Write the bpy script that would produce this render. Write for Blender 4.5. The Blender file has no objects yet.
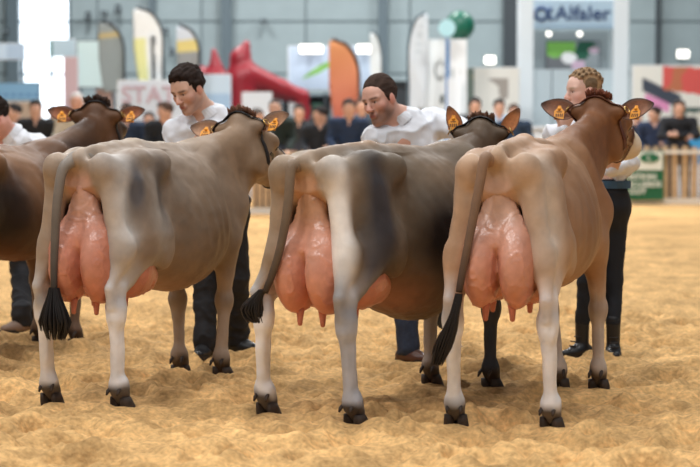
import bpy, bmesh, math, random
import numpy as np
from mathutils import Vector, Matrix

SC = bpy.context.scene
COL = SC.collection

# ------------------------------------------------------------------ camera, world, lights
CAMH, FPX, HORIZON = 1.37, 1900.0, 122.0
PITCH = math.atan((233.5 - HORIZON) / FPX)
cam_d = bpy.data.cameras.new('camera'); cam = bpy.data.objects.new('camera', cam_d); COL.objects.link(cam)
cam.location = (0, 0, CAMH); cam.rotation_euler = (math.pi/2 - PITCH, 0, 0)
cam_d.sensor_width = 36.0; cam_d.lens = FPX/700*36; cam_d.clip_end = 300
cam_d.dof.use_dof = True; cam_d.dof.focus_distance = 9.3; cam_d.dof.aperture_fstop = 2.5
SC.camera = cam
SC.view_settings.view_transform = 'Standard'; SC.view_settings.look = 'None'
SC.view_settings.gamma = 1.0; SC.view_settings.use_curve_mapping = False
SC.view_settings.exposure = 0.0
wd = bpy.data.worlds.new('hall_daylight'); SC.world = wd; wd.use_nodes = True
wd.node_tree.nodes['Background'].inputs[0].default_value = (0.80, 0.92, 1.0, 1)
wd.node_tree.nodes['Background'].inputs[1].default_value = 0.19

def hall_lamp(x, y, z, power, sx=1.6, sy=1.6, col=(1.0, 0.99, 0.98)):
    l = bpy.data.lights.new('hall_lamp', 'AREA'); l.shape = 'RECTANGLE'; l.size = sx; l.size_y = sy
    l.energy = power; l.color = col
    o = bpy.data.objects.new('hall_lamp', l); COL.objects.link(o); o.location = (x, y, z)
for lx in (-5.0, 0.0, 5.0):
    for ly, pw in ((3.5, 285), (11.0, 205), (20.0, 270), (30.0, 440), (38.0, 520)):
        hall_lamp(lx, ly, 8.5, pw*{-5.0: 1.45, 0.0: 1.0, 5.0: .65}[lx] if ly < 25 else pw)

# ------------------------------------------------------------------ helpers
def ray(px, py):
    x = (px-350)/FPX; y = (233.5-py)/FPX
    return np.array([x, math.cos(PITCH)+y*math.sin(PITCH), -math.sin(PITCH)+y*math.cos(PITCH)])
def W(px, py, d):                       # point at pixel, d metres ahead of the camera
    r = ray(px, py); return np.array([0, 0, CAMH]) + r*(d/r[1])
def G(px, py, z=0.0):                   # where that pixel meets the ground
    r = ray(px, py); return (np.array([0, 0, CAMH]) + r*((z-CAMH)/r[2]))[:2]

def lin(c):
    c = np.asarray(c, float)/255.0
    return np.where(c <= 0.04045, c/12.92, ((c+0.055)/1.055)**2.4)
def L4(c):
    v = lin(c); return (float(v[0]), float(v[1]), float(v[2]), 1.0)

def vnoise(p, seed=0):
    p = np.asarray(p, float); i = np.floor(p).astype(np.int64); f = p-i; f = f*f*(3-2*f)
    def h(a, b, c):
        n = (a*73856093) ^ (b*19349663) ^ (c*83492791) ^ (seed*2654435761)
        n = (n ^ (n >> 13)) * 1274126177 & 0x7fffffff
        n = (n ^ (n >> 15)) * 668265263 & 0x7fffffff
        return (n ^ (n >> 11)) % 65536/32767.5-1.0
    r = 0
    for dx in (0, 1):
        for dy in (0, 1):
            for dz in (0, 1):
                w = (f[:, 0] if dx else 1-f[:, 0])*(f[:, 1] if dy else 1-f[:, 1])*(f[:, 2] if dz else 1-f[:, 2])
                r = r + w*h(i[:, 0]+dx, i[:, 1]+dy, i[:, 2]+dz)
    return r

def unit(v):
    v = np.asarray(v, float); return v/np.linalg.norm(v)

# ---------------------------------------------------------------- materials
MATS = {}
def mat(name, col, rough=0.6, metal=0.0, noise=0.0, nscale=20.0, bump=0.0, bscale=60.0, spec=0.5, emit=0.0, alpha=1.0, sheen=0.0):
    if name in MATS: return MATS[name]
    m = bpy.data.materials.new(name); m.use_nodes = True; nt = m.node_tree; b = nt.nodes['Principled BSDF']
    b.inputs['Roughness'].default_value = rough; b.inputs['Metallic'].default_value = metal
    b.inputs['Specular IOR Level'].default_value = spec; b.inputs['Alpha'].default_value = alpha
    if sheen: b.inputs['Sheen Weight'].default_value = sheen
    if col == 'vc':
        a = nt.nodes.new('ShaderNodeAttribute'); a.attribute_name = 'Col'; src = a.outputs['Color']
    else:
        r = nt.nodes.new('ShaderNodeRGB'); r.outputs[0].default_value = L4(col); src = r.outputs[0]
    tc = nt.nodes.new('ShaderNodeTexCoord')
    if noise:
        n = nt.nodes.new('ShaderNodeTexNoise'); n.inputs['Scale'].default_value = nscale; n.inputs['Detail'].default_value = 6
        nt.links.new(tc.outputs['Object'], n.inputs['Vector'])
        mr = nt.nodes.new('ShaderNodeMapRange'); mr.inputs[1].default_value = 0.3; mr.inputs[2].default_value = 0.7
        mr.inputs[3].default_value = 1-noise; mr.inputs[4].default_value = 1+noise
        nt.links.new(n.outputs['Fac'], mr.inputs[0])
        mx = nt.nodes.new('ShaderNodeMix'); mx.data_type = 'RGBA'; mx.blend_type = 'MULTIPLY'; mx.inputs[0].default_value = 1
        nt.links.new(src, mx.inputs[6]); nt.links.new(mr.outputs[0], mx.inputs[7]); src = mx.outputs[2]
    nt.links.new(src, b.inputs['Base Color'])
    if emit:
        nt.links.new(src, b.inputs['Emission Color']); b.inputs['Emission Strength'].default_value = emit
    if bump:
        n = nt.nodes.new('ShaderNodeTexNoise'); n.inputs['Scale'].default_value = bscale; n.inputs['Detail'].default_value = 5
        nt.links.new(tc.outputs['Object'], n.inputs['Vector'])
        bp = nt.nodes.new('ShaderNodeBump'); bp.inputs['Strength'].default_value = bump; bp.inputs['Distance'].default_value = 0.01
        nt.links.new(n.outputs['Fac'], bp.inputs['Height']); nt.links.new(bp.outputs[0], b.inputs['Normal'])
    MATS[name] = m; return m

# ---------------------------------------------------------------- objects
def empty(name, loc=(0, 0, 0), rz=0.0):
    o = bpy.data.objects.new(name, None); COL.objects.link(o); o.location = loc; o.rotation_euler = (0, 0, rz)
    o.empty_display_size = 0.1
    return o
def tag(o, label=None, cat=None, group=None, kind=None):
    if label: o['label'] = label
    if cat: o['category'] = cat
    if group: o['group'] = group
    if kind: o['kind'] = kind
    return o
def mesh_from(name, V, Fc, cols=None, smooth=True):
    me = bpy.data.meshes.new(name)
    V = np.asarray(V, np.float32)
    if isinstance(Fc, np.ndarray):
        nf, k = Fc.shape
        me.vertices.add(len(V)); me.vertices.foreach_set('co', V.ravel())
        me.loops.add(nf*k); me.loops.foreach_set('vertex_index', Fc.ravel().astype(np.int32))
        me.polygons.add(nf); me.polygons.foreach_set('loop_start', np.arange(0, nf*k, k, dtype=np.int32))
        me.polygons.foreach_set('loop_total', np.full(nf, k, np.int32))
        me.update(calc_edges=True)
    else:
        me.from_pydata([tuple(map(float, v)) for v in V], [], Fc)
    if smooth: me.polygons.foreach_set('use_smooth', np.ones(len(me.polygons), bool))
    if cols is not None:
        at = me.color_attributes.new('Col', 'FLOAT_COLOR', 'POINT')
        c4 = np.ones((len(V), 4), np.float32); c4[:, :3] = cols
        at.data.foreach_set('color', c4.ravel())
    me.update()
    return me
def obj(name, me, m, parent=None, loc=None, rot=None):
    o = bpy.data.objects.new(name, me); COL.objects.link(o)
    if m is not None and len(me.materials) == 0: me.materials.append(m)
    if parent is not None: o.parent = parent
    if loc is not None: o.location = loc
    if rot is not None: o.rotation_euler = rot
    return o
def copy_part(src, parent, loc=None, rot=None):
    o = src.copy(); COL.objects.link(o); o.parent = parent
    if loc is not None: o.location = loc
    if rot is not None: o.rotation_euler = rot
    return o

class MB:                                # collects simple solids into one mesh
    def __init__(s): s.v = []; s.f = []
    def add(s, V, Fc):
        n = len(s.v); s.v += [tuple(map(float, v)) for v in V]; s.f += [tuple(i+n for i in f) for f in Fc]; return s
    def box(s, lo, hi, bev=0.0):
        x0, y0, z0 = lo; x1, y1, z1 = hi
        V = [(x0,y0,z0),(x1,y0,z0),(x1,y1,z0),(x0,y1,z0),(x0,y0,z1),(x1,y0,z1),(x1,y1,z1),(x0,y1,z1)]
        return s.add(V, [(0,3,2,1),(4,5,6,7),(0,1,5,4),(1,2,6,5),(2,3,7,6),(3,0,4,7)])
    def prism(s, pts, y0, y1):           # outline in x,z pushed through y
        n = len(pts); V = [(x, y0, z) for x, z in pts] + [(x, y1, z) for x, z in pts]
        Fc = [tuple(range(n)), tuple(range(2*n-1, n-1, -1))] + [(i, i+n, (i+1) % n+n, (i+1) % n) for i in range(n)]
        return s.add(V, Fc)
    def tube(s, pts, rad, n=8, cap=True, flat=None):
        P = [np.asarray(p, float) for p in pts]; R = rad if hasattr(rad, '__len__') else [rad]*len(P)
        V = []; prev = None
        for i, p in enumerate(P):
            t = unit(P[min(i+1, len(P)-1)]-P[max(i-1, 0)])
            if prev is None:
                a = np.array([0, 0, 1.]) if abs(t[2]) < .9 else np.array([1., 0, 0])
            else: a = prev
            u = unit(a-t*np.dot(a, t)); w = np.cross(t, u); prev = u
            for k in range(n):
                th = 2*math.pi*k/n; V.append(p+R[i]*(math.cos(th)*u+math.sin(th)*w))
        Fc = []
        for i in range(len(P)-1):
            for k in range(n):
                a = i*n+k; b = i*n+(k+1) % n; Fc.append((a, b, b+n, a+n))
        if cap: Fc += [tuple(range(n-1, -1, -1)), tuple(range((len(P)-1)*n, len(P)*n))]
        return s.add(V, Fc)
    def sphere(s, c, r, n=12, m=8, sc=(1, 1, 1)):
        V = [(c[0], c[1], c[2]+r*sc[2])]
        for j in range(1, m):
            for k in range(n):
                th = math.pi*j/m; ph = 2*math.pi*k/n
                V.append((c[0]+r*sc[0]*math.sin(th)*math.cos(ph), c[1]+r*sc[1]*math.sin(th)*math.sin(ph), c[2]+r*sc[2]*math.cos(th)))
        V.append((c[0], c[1], c[2]-r*sc[2])); Fc = []
        for k in range(n): Fc.append((0, 1+k, 1+(k+1) % n))
        for j in range(m-2):
            for k in range(n): Fc.append((1+j*n+k, 1+(j+1)*n+k, 1+(j+1)*n+(k+1) % n, 1+j*n+(k+1) % n))
        b = 1+(m-2)*n
        for k in range(n): Fc.append((b+k, len(V)-1, b+(k+1) % n))
        return s.add(V, Fc)
    def mesh(s, name, smooth=False): return mesh_from(name, s.v, s.f, None, smooth)
    def build(s, name, m, parent=None, smooth=False, loc=None, rot=None):
        return obj(name, s.mesh(name, smooth), m, parent, loc, rot)

def catmull(pts, n=8):
    P = [np.asarray(p, float) for p in pts]; P = [2*P[0]-P[1]]+P+[2*P[-1]-P[-2]]; out = []
    for i in range(1, len(P)-2):
        for k in range(n):
            t = k/n; a, b, c, d = P[i-1:i+3]
            out.append(.5*((2*b)+(-a+c)*t+(2*a-5*b+4*c-d)*t*t+(-a+3*b-3*c+d)*t**3))
    out.append(P[-2]); return out

# ---------------------------------------------------------------- implicit sculpting: blended solids -> one continuous surface
class Field:
    def __init__(s, lo, hi, h):
        s.ax = [np.arange(lo[i], hi[i]+h, h) for i in range(3)]; s.h = h
        s.F = np.full([len(a) for a in s.ax], 1.0, np.float32)
    def grid(s, lo, hi, m):
        sl = []; g = []
        for i in range(3):
            a = max(0, np.searchsorted(s.ax[i], lo[i]-m)); b = min(len(s.ax[i]), np.searchsorted(s.ax[i], hi[i]+m))
            sl.append(slice(a, max(a, b))); sh = [1, 1, 1]; sh[i] = -1
            g.append(s.ax[i][a:max(a, b)].reshape(sh).astype(np.float32))
        return tuple(sl), g
    def mix(s, sl, d, k, sub):
        a = s.F[sl]
        if a.size == 0: return
        d = d.astype(np.float32)
        if sub:
            d = -d; h = np.maximum(k-np.abs(a-d), 0)/k; s.F[sl] = np.maximum(a, d)+h*h*k*.25
        else:
            h = np.maximum(k-np.abs(a-d), 0)/k; s.F[sl] = np.minimum(a, d)-h*h*k*.25
    def cap(s, a, b, r0, r1=None, k=.03, flat=None, sub=False):
        a = np.asarray(a, float); b = np.asarray(b, float); r1 = r0 if r1 is None else r1; R = max(r0, r1)
        m = R*(max(1, flat[1]) if flat else 1)+k+3*s.h
        sl, g = s.grid(np.minimum(a, b), np.maximum(a, b), m)
        p = [g[i]-a[i] for i in range(3)]; ba = b-a; bb = float(ba@ba)+1e-12
        t = np.clip((p[0]*ba[0]+p[1]*ba[1]+p[2]*ba[2])/bb, 0, 1)
        q = [p[i]-t*ba[i] for i in range(3)]; q2 = q[0]**2+q[1]**2+q[2]**2
        r = r0+(r1-r0)*t
        if flat is None: d = np.sqrt(q2)-r
        else:
            n = unit(flat[0]); c = q[0]*n[0]+q[1]*n[1]+q[2]*n[2]; fl = flat[1]
            d = (np.sqrt(q2+c*c*(1/fl**2-1))-r)*(.5+.5*min(fl, 1/fl))
        s.mix(sl, d, k, sub); return s
    def ell(s, c, r, k=.03, R=None, sub=False):
        c = np.asarray(c, float); r = np.asarray(r, float)*np.ones(3); M = r.max() if R is not None else r
        sl, g = s.grid(c-M, c+M, k+3*s.h)
        p = [g[i]-c[i] for i in range(3)]
        if R is not None: p = [p[0]*R[0][i]+p[1]*R[1][i]+p[2]*R[2][i] for i in range(3)]   # R columns = axes
        k0 = np.sqrt((p[0]/r[0])**2+(p[1]/r[1])**2+(p[2]/r[2])**2)+1e-9
        k1 = np.sqrt((p[0]/r[0]**2)**2+(p[1]/r[1]**2)**2+(p[2]/r[2]**2)**2)+1e-9
        s.mix(sl, k0*(k0-1)/k1, k, sub); return s
    def loft(s, st, k=.05, yo=0.0):      # st: x, top, bottom, half width
        st = np.array(st, float); xs = np.linspace(st[0, 0], st[-1, 0], 240)
        ker = np.exp(-np.linspace(-2, 2, 31)**2); ker /= ker.sum()
        cu = [np.convolve(np.pad(np.interp(xs, st[:, 0], st[:, j]), 15, mode='reflect', reflect_type='odd'), ker, 'valid') for j in (1, 2, 3)]
        sl, g = s.grid((st[0, 0], -st[:, 3].max(), st[:, 2].min()), (st[-1, 0], st[:, 3].max(), st[:, 1].max()), k+3*s.h)
        x = np.clip(g[0], st[0, 0], st[-1, 0])
        T, B, Wd = [np.interp(x.ravel(), xs, c).reshape(x.shape).astype(np.float32) for c in cu]
        zc = B+.44*(T-B); a = np.abs(g[1]-yo)/Wd; v = np.where(g[2] > zc, (g[2]-zc)/(T-zc), (zc-g[2])/(zc-B))
        pw = np.where(g[2] > zc, 1.95, 2.15)
        n = (a**pw+v**pw)**(1/pw)
        d = (n-1)*np.minimum(Wd, (T-B)/2)*.92
        d = np.maximum(d, np.abs(g[0]-x)-.001)
        s.mix(sl, d, k, False); return s
    def sample(s, P):
        P = np.atleast_2d(np.asarray(P, float)); I = []
        for i in range(3): I.append(np.clip((P[:, i]-s.ax[i][0])/s.h, 0, len(s.ax[i])-1.001))
        i0 = [c.astype(int) for c in I]; f = [I[i]-i0[i] for i in range(3)]; r = 0
        for dx in (0, 1):
            for dy in (0, 1):
                for dz in (0, 1):
                    r = r+(f[0] if dx else 1-f[0])*(f[1] if dy else 1-f[1])*(f[2] if dz else 1-f[2])*s.F[i0[0]+dx, i0[1]+dy, i0[2]+dz]
        return r
    def extract(s, smooth=1):
        F = s.F
        for ax in range(3):                                       # keep the surface closed at the border
            sl = [slice(None)]*3; sl[ax] = 0; F[tuple(sl)] = 1; sl[ax] = -1; F[tuple(sl)] = 1
        S = F < 0
        c = np.zeros([n-1 for n in F.shape], np.int8); nx, ny, nz = F.shape
        for dx in (0, 1):
            for dy in (0, 1):
                for dz in (0, 1): c += S[dx:nx-1+dx, dy:ny-1+dy, dz:nz-1+dz]
        I = np.argwhere((c > 0) & (c < 8)); ids = np.full(c.shape, -1, np.int32); ids[I[:, 0], I[:, 1], I[:, 2]] = np.arange(len(I))
        acc = np.zeros((len(I), 3)); cnt = np.zeros(len(I))
        cor = [(dx, dy, dz) for dx in (0, 1) for dy in (0, 1) for dz in (0, 1)]
        val = {q: F[I[:, 0]+q[0], I[:, 1]+q[1], I[:, 2]+q[2]].astype(float) for q in cor}
        for q in cor:
            for ax in range(3):
                if q[ax]: continue
                q2 = list(q); q2[ax] = 1; q2 = tuple(q2); a = val[q]; b = val[q2]
                mk = (a < 0) != (b < 0); t = np.where(mk, a/np.where(mk, a-b, 1), 0)
                for j in range(3): acc[:, j] += np.where(mk, t if j == ax else q[j], 0)
                cnt += mk
        V = (acc/cnt[:, None]+I)*s.h+np.array([a[0] for a in s.ax])
        Q = []
        for ax in range(3):
            u, w = (ax+1) % 3, (ax+2) % 3
            a = [slice(None)]*3; b = [slice(None)]*3; a[ax] = slice(0, -1); b[ax] = slice(1, None)
            E = np.argwhere(S[tuple(a)] != S[tuple(b)])
            E = E[(E[:, u] > 0) & (E[:, w] > 0) & (E[:, u] < F.shape[u]-1) & (E[:, w] < F.shape[w]-1)]
            ins = S[E[:, 0], E[:, 1], E[:, 2]]
            def cid(du, dw):
                e = E.copy(); e[:, u] += du; e[:, w] += dw; return ids[e[:, 0], e[:, 1], e[:, 2]]
            q = np.stack([cid(-1, -1), cid(0, -1), cid(0, 0), cid(-1, 0)], 1)
            q[~ins] = q[~ins][:, ::-1]; Q.append(q)
        Q = np.concatenate(Q)
        for _ in range(smooth): V = relax(V, Q, .5)
        return V, Q
def relax(V, Q, lam):
    n = len(V); sm = np.zeros((n, 3)); ct = np.zeros(n)
    for i in range(4):
        a, b = Q[:, i], Q[:, (i+1) % 4]
        for j in range(3): sm[:, j] += np.bincount(a, V[b, j], n)+np.bincount(b, V[a, j], n)
        ct += np.bincount(a, minlength=n)+np.bincount(b, minlength=n)
    return V+lam*(sm/np.maximum(ct, 1)[:, None]-V)
def normals(V, Q):
    fn = np.cross(V[Q[:, 2]]-V[Q[:, 0]], V[Q[:, 3]]-V[Q[:, 1]]); N = np.zeros_like(V)
    for i in range(4):
        for j in range(3): N[:, j] += np.bincount(Q[:, i], fn[:, j], len(V))
    return N/(np.linalg.norm(N, axis=1)[:, None]+1e-12)
def paint(V, base, blobs):               # coat / skin markings: blobs = (centre, radii, colour, strength[, mirror])
    C = np.tile(lin(base), (len(V), 1))
    for b in blobs:
        c, r, col, st = b[:4]
        for sgn in ((1, -1) if len(b) > 4 and b[4] else (1,)):
            cc = np.array(c)*np.array([1, sgn, 1]); q = (((V-cc)/np.array(r))**2).sum(1)
            w = np.clip(st*1.35*np.exp(-q*1.1), 0, 1)[:, None]; C = C*(1-w)+lin(col)*w
    return C
# ------------------------------------------------------------------ sand ring
FEET = [(456,427),(552,430),(559,389),(599,390),(268,415),(356,427),(432,385),(492,390),(52,405),(122,409),(181,375),(223,377),(41,345),(77,348),
        (205,359),(238,354),(411,364),(446,354),(582,361),(613,363),(22,334),(38,330)]
FEETW = np.array([G(*p) for p in FEET])
def sand_height(x, y):
    P = np.stack([x, y, np.zeros_like(x)], 1)
    near = np.clip((20-y)/8, .35, 1)
    h = .032*vnoise(P*1.7, 1)+.030*vnoise(P*4.1, 2)+.023*vnoise(P*9.3, 3)+.017*vnoise(P*19, 4)+.006*vnoise(P*37, 5)
    h -= .022*np.abs(vnoise(P*6.3+3, 6))
    rnd = np.random.RandomState(4)
    for i in range(620):                                          # hoof prints: a pit with a pushed-up rim
        cx, cy = rnd.uniform(-3.2, 3.2), rnd.uniform(7.0, 15.5); r = rnd.uniform(.05, .10); dp = rnd.uniform(.02, .055)
        m = (np.abs(x-cx) < .4) & (np.abs(y-cy) < .4)
        if not m.any(): continue
        a = rnd.uniform(0, 3.14); u = (x[m]-cx)*math.cos(a)+(y[m]-cy)*math.sin(a); v = -(x[m]-cx)*math.sin(a)+(y[m]-cy)*math.cos(a)
        q = np.sqrt((u/(1.5*r))**2+(v/r)**2); h[m] += -dp*np.exp(-(q*1.1)**4)+.5*dp*np.exp(-((q-1.45)/.38)**2)
    h = h*near
    for fx, fy in FEETW:
        m = (np.abs(x-fx) < .5) & (np.abs(y-fy) < .5); d2 = (x[m]-fx)**2+(y[m]-fy)**2
        w = np.exp(-d2/.10**2); h[m] = h[m]*(1-w)+w*.012+.018*np.exp(-((np.sqrt(d2)-.14)/.04)**2)
    return h
xs = np.concatenate([np.arange(-14, -3.6, .35), np.arange(-3.6, 3.6, .024), np.arange(3.6, 14.01, .35)])
ys = np.concatenate([np.arange(2, 7.0, .25), np.arange(7.0, 13.5, .026), np.arange(13.5, 34.2, .12)])
XX, YY = np.meshgrid(xs, ys); hh = sand_height(XX.ravel(), YY.ravel())
hh = hh-np.clip((YY.ravel()-27)/3, 0, 1)*np.maximum(hh-.01, 0)
nx_, ny_ = len(xs), len(ys); ii = (np.arange(ny_-1)[:, None]*nx_+np.arange(nx_-1)[None]).ravel()
SV = np.stack([XX.ravel(), YY.ravel(), hh], 1)
P3 = SV*np.array([1, 1, 0])
wet_shade = np.clip(.5+.9*vnoise(P3*.8+5, 21)+.5*vnoise(P3*2.6, 22)-.35, 0, 1)
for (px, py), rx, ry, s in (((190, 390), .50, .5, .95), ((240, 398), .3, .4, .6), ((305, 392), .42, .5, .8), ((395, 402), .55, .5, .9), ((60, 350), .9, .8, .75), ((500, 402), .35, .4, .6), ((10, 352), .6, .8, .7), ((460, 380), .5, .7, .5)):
    g = G(px, py); q = ((SV[:, 0]-g[0])/rx)**2+((SV[:, 1]-g[1])/ry)**2; wet_shade = np.maximum(wet_shade*.75, np.clip(s*np.exp(-q)*(1+.7*vnoise(P3*5, 23)), 0, 1))  # damp patches under the cows, with the animals' shade painted into the sand
dry = lin((214, 172, 116)); damp_shade = lin((98, 69, 45)); sc = dry*(1-wet_shade[:, None])+damp_shade*wet_shade[:, None]
sc = sc*(1+.16*vnoise(P3*3.1, 24)+.17*vnoise(P3*11, 25)+.15*vnoise(P3*27, 26))[:, None]
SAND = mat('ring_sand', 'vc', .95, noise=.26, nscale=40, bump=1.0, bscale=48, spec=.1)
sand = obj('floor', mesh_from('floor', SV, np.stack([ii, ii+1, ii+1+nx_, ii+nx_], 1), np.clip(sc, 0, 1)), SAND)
tag(sand, 'trampled golden sand of the show ring', None, None, 'structure')
# ------------------------------------------------------------------ the hall behind the ring
CONC = mat('hall_concrete', (128, 128, 126), .8, noise=.12, nscale=3)
CLAD = mat('wall_cladding', (152, 168, 172), .55, noise=.05, nscale=2)
JOINT = mat('wall_joint', (120, 134, 140), .8); STEEL = mat('painted_steel', (92, 108, 116), .5); DARKST = mat('dark_steel', (58, 66, 72), .5)
WHITE = mat('white_laminate', (226, 232, 236), .5); OFFW = mat('white_fabric', (226, 230, 230), .8)
WOOD = mat('picket_wood', (196, 166, 130), .75, noise=.18, nscale=8, bump=.3, bscale=30); RAILW = mat('white_rail', (226, 222, 214), .6)
LAMPG = mat('lamp_glass', (255, 250, 240), .3, emit=3.0); DAY = mat('daylight_pane', (236, 246, 255), .3, emit=2.6)
PRINT = mat('printed_vinyl', 'vc', .6); FLAGM = mat('flag_fabric', 'vc', .8)

def box_px(b, px0, px1, py0, py1, d, t):          # box whose front face spans the given extent at distance d
    a = W(px0, py1, d); c = W(px1, py0, d); return b.box((a[0], d, max(a[2], 0)), (c[0], d+t, c[2]))
hf_ = obj('floor', MB().box((-30, 34.0, -.2), (30, 47, .0)).mesh('hall_floor'), CONC); tag(hf_, 'grey concrete hall floor beyond the sand', None, None, 'structure')
DW = 44.0
wall = MB().box((-26, DW+.06, 0), (26, DW+.5, 9)).build('wall_back', JOINT); wall['kind'] = 'structure'; wall['label'] = 'pale grey clad back wall of the hall'
pm = MB().box((0, 0, 0), (2.36, .06, 1.16)).mesh('cladding_panel')
for i in range(19):
    for j in range(7):
        x0 = -22.6+2.4*i
        o = obj('cladding_panel', pm, CLAD, wall, (x0, DW, .1+1.2*j))
# tall daylight window / loading door at the left
a, c = W(18, 0, DW-.05), W(68, 0, DW-.05)
wn = empty('window_1', ((a[0]+c[0])/2, DW-.02, 0)); wn['kind'] = 'structure'; wn['label'] = 'tall bright daylight opening in the back wall'
hw = (c[0]-a[0])/2
for j in range(5): MB().box((-hw, 0, .1+1.2*j), (hw, .03, 1.26+1.2*j)).build('pane', DAY, wn)
for x in (-hw-.06, hw): MB().box((x, -.06, 0), (x+.06, .05, 6.2)).build('jamb', STEEL, wn)
for j in range(6): MB().box((-hw, -.03, .05+1.2*j), (hw, .03, .10+1.2*j)).build('transom', STEEL, wn)
for i, (px0, px1, m) in enumerate(((9, 17, STEEL), (150, 154, STEEL), (222, 231, STEEL), (378, 388, STEEL), (503, 520, DARKST), (655, 661, DARKST))):
    b = MB(); box_px(b, px0, px1, -120, 260, DW-.3, .28); o = b.build('trim_%d' % (i+1), m); o['kind'] = 'structure'; o['label'] = 'vertical steel column on the back wall'
# small spotlights clamped to the wall
for px, py, wpx, hpx, lb in ((88, 16, 5, 8, 'right of the bright window'), (118, 9, 6, 8, 'above the dark feather flag'), (104, 13, 6, 4, 'left of the topmost one'), (6, 31, 6, 6, 'at the far left edge'), (166, 31, 5, 6, 'between two feather flags'), (172, 52, 6, 7, 'beside the yellow and white flag'), (264, 21, 6, 4, 'above the red tent')):
    p = W(px, py, DW-.3); r = empty('wall_speaker', p); tag(r, 'small dark speaker on the back wall '+lb, 'speaker', 'small dark speakers on the back wall')
    w_, h_ = wpx/43/2, hpx/43/2
    MB().prism([(-w_, -h_), (w_, -h_), (w_*.8, h_), (-w_*.8, h_)], -.1, .1).build('body', DARKST, r); MB().box((-.02, .1, -.02), (.02, .31, .02)).build('bracket', STEEL, r); MB().tube([(0, -.1, 0), (0, -.115, 0)], min(w_, h_)*.6, 12).build('cone', JOINT, r)

def board(name, label, cat, px0, px1, py0, py1, d, colf, nx=40, nz=30, t=.06, frame_m=WHITE, post=True, to_floor=False, group=None):
    a, c = W(px0, py1, d), W(px1, py0, d); w = c[0]-a[0]; z0 = max(a[2], .02); z1 = c[2]
    r = empty(name, ((a[0]+c[0])/2, d, 0)); tag(r, label, cat, group)
    MB().box((-w/2, 0, .0 if to_floor else z0), (w/2, t, z1)).build('panel', frame_m, r)
    V = []; C = []
    for j in range(nz+1):
        for i in range(nx+1):
            u, v = i/nx, j/nz; V.append((-w/2*.97+w*.97*u, -.006, z0+.02+(z1-z0-.04)*v)); C.append(lin(colf(u, v)))
    I = np.array([(j*(nx+1)+i, j*(nx+1)+i+1, (j+1)*(nx+1)+i+1, (j+1)*(nx+1)+i) for j in range(nz) for i in range(nx)])
    V2 = [(x, y+.004, z) for x, y, z in V]; n = len(V)
    obj('print', mesh_from('print', np.array(V), I, np.array(C), False), PRINT, r)
    if post and not to_floor and z0 > .1:
        for s in (-1, 1): MB().box((s*w*.42-.03, .01, 0), (s*w*.42+.03, t-.005, z0)).build('post', STEEL, r)
    return r, w, z0, z1
def text(body, size, m, parent, loc, name='lettering', rot=(math.pi/2, 0, 0), sx=1.0, bold=0.0):
    cu = bpy.data.curves.new(name, 'FONT'); cu.body = body; cu.size = size; cu.align_x = 'CENTER'; cu.align_y = 'CENTER'; cu.extrude = .004; cu.offset = bold; cu.resolution_u = 3
    o = bpy.data.objects.new('tmp_text', cu); COL.objects.link(o)
    me = bpy.data.meshes.new_from_object(o.evaluated_get(bpy.context.evaluated_depsgraph_get())); COL.objects.unlink(o); bpy.data.objects.remove(o); bpy.data.curves.remove(cu)
    me.materials.clear(); o = obj(name, me, m, parent, loc, rot); o.scale = (sx, 1, 1); return o
def wob(u, v, s, k): return float(vnoise(np.array([[u*s, v*s, k]]), k)[0])

# feather flags: pole at one side, cloth bowed at the top
def feather(label, px0, px1, py0, py1, d, colf, lean=-1, mpole=DARKST, txt=None):
    a, c = W(px0, py1, d), W(px1, py0, d); w = c[0]-a[0]; H = c[2]; zb = a[2]; xr = c[0] if lean < 0 else a[0]
    r = empty('feather_flag', (xr, d, 0)); tag(r, label, 'flag', 'feather flags of the trade stands')
    s = 1 if lean < 0 else -1; hc_ = H-zb
    edge = lambda t: -s*w*.93*(0.0 if t < .55 else 1-math.sqrt(max(0.0, 1-((t-.55)/.45)**2.2)))       # pole side bows over near the top
    V = []; C = []; ny, nx = 26, 8
    for k in (0, .012):
        for j in range(ny+1):
            t = j/ny; xe = edge(t); xo = -s*w*(.80+.20*min(1, t*2)) if t < .96 else -s*w
            xo = xo if abs(xo) > abs(xe) else xe
            for i in range(nx+1):
                u = i/nx; x = xe+(xo-xe)*u; ripple = .02*math.sin(t*9+u*3)
                V.append((x, k+ripple-.03, zb+hc_*(t-(.04*u*t)))); C.append(lin(colf(1-u, t)))
    N = (ny+1)*(nx+1); Fc = []
    for j in range(ny):
        for i in range(nx):
            q = j*(nx+1)+i; Fc += [(q, q+1, q+nx+2, q+nx+1), (N+q, N+q+nx+1, N+q+nx+2, N+q+1)]
    for j in range(ny):
        q = j*(nx+1); Fc.append((q, q+nx+1, N+q+nx+1, N+q)); q += nx; Fc.append((q, N+q, N+q+nx+1, q+nx+1))
    for i in range(nx): q = i; Fc.append((q, N+q, N+q+1, q+1)); q = ny*(nx+1)+i; Fc.append((q, q+1, N+q+1, N+q))
    obj('cloth', mesh_from('cloth', np.array(V), Fc, np.array(C)), FLAGM, r)
    pts = [(s*.01, -.02, .03)]+[(s*.02+edge(t), -.02, zb+hc_*t+.02) for t in np.linspace(0, 1, 20)]
    MB().tube(pts, .028, 8).build('pole', mpole, r, True)
    MB().tube([(0, -.02, .0), (0, -.02, .05)], .25, 16).build('base', mpole, r)
    if txt:                                                        # column of small dark marks, too blurred to read
        rq = random.Random(2); b = MB()
        for k in range(txt[0]):
            z = zb+hc_*(.62-.062*k); x = -s*w*(txt[3]-.004*k)
            b.box((x-.045, -.07, z-.03), (x+.045*rq.uniform(.3, 1), -.062, z+.02)); b.box((x-.045, -.07, z-.05), (x-.02, -.062, z+.03))
        b.build('lettering', txt[2], r)
    return r
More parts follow.
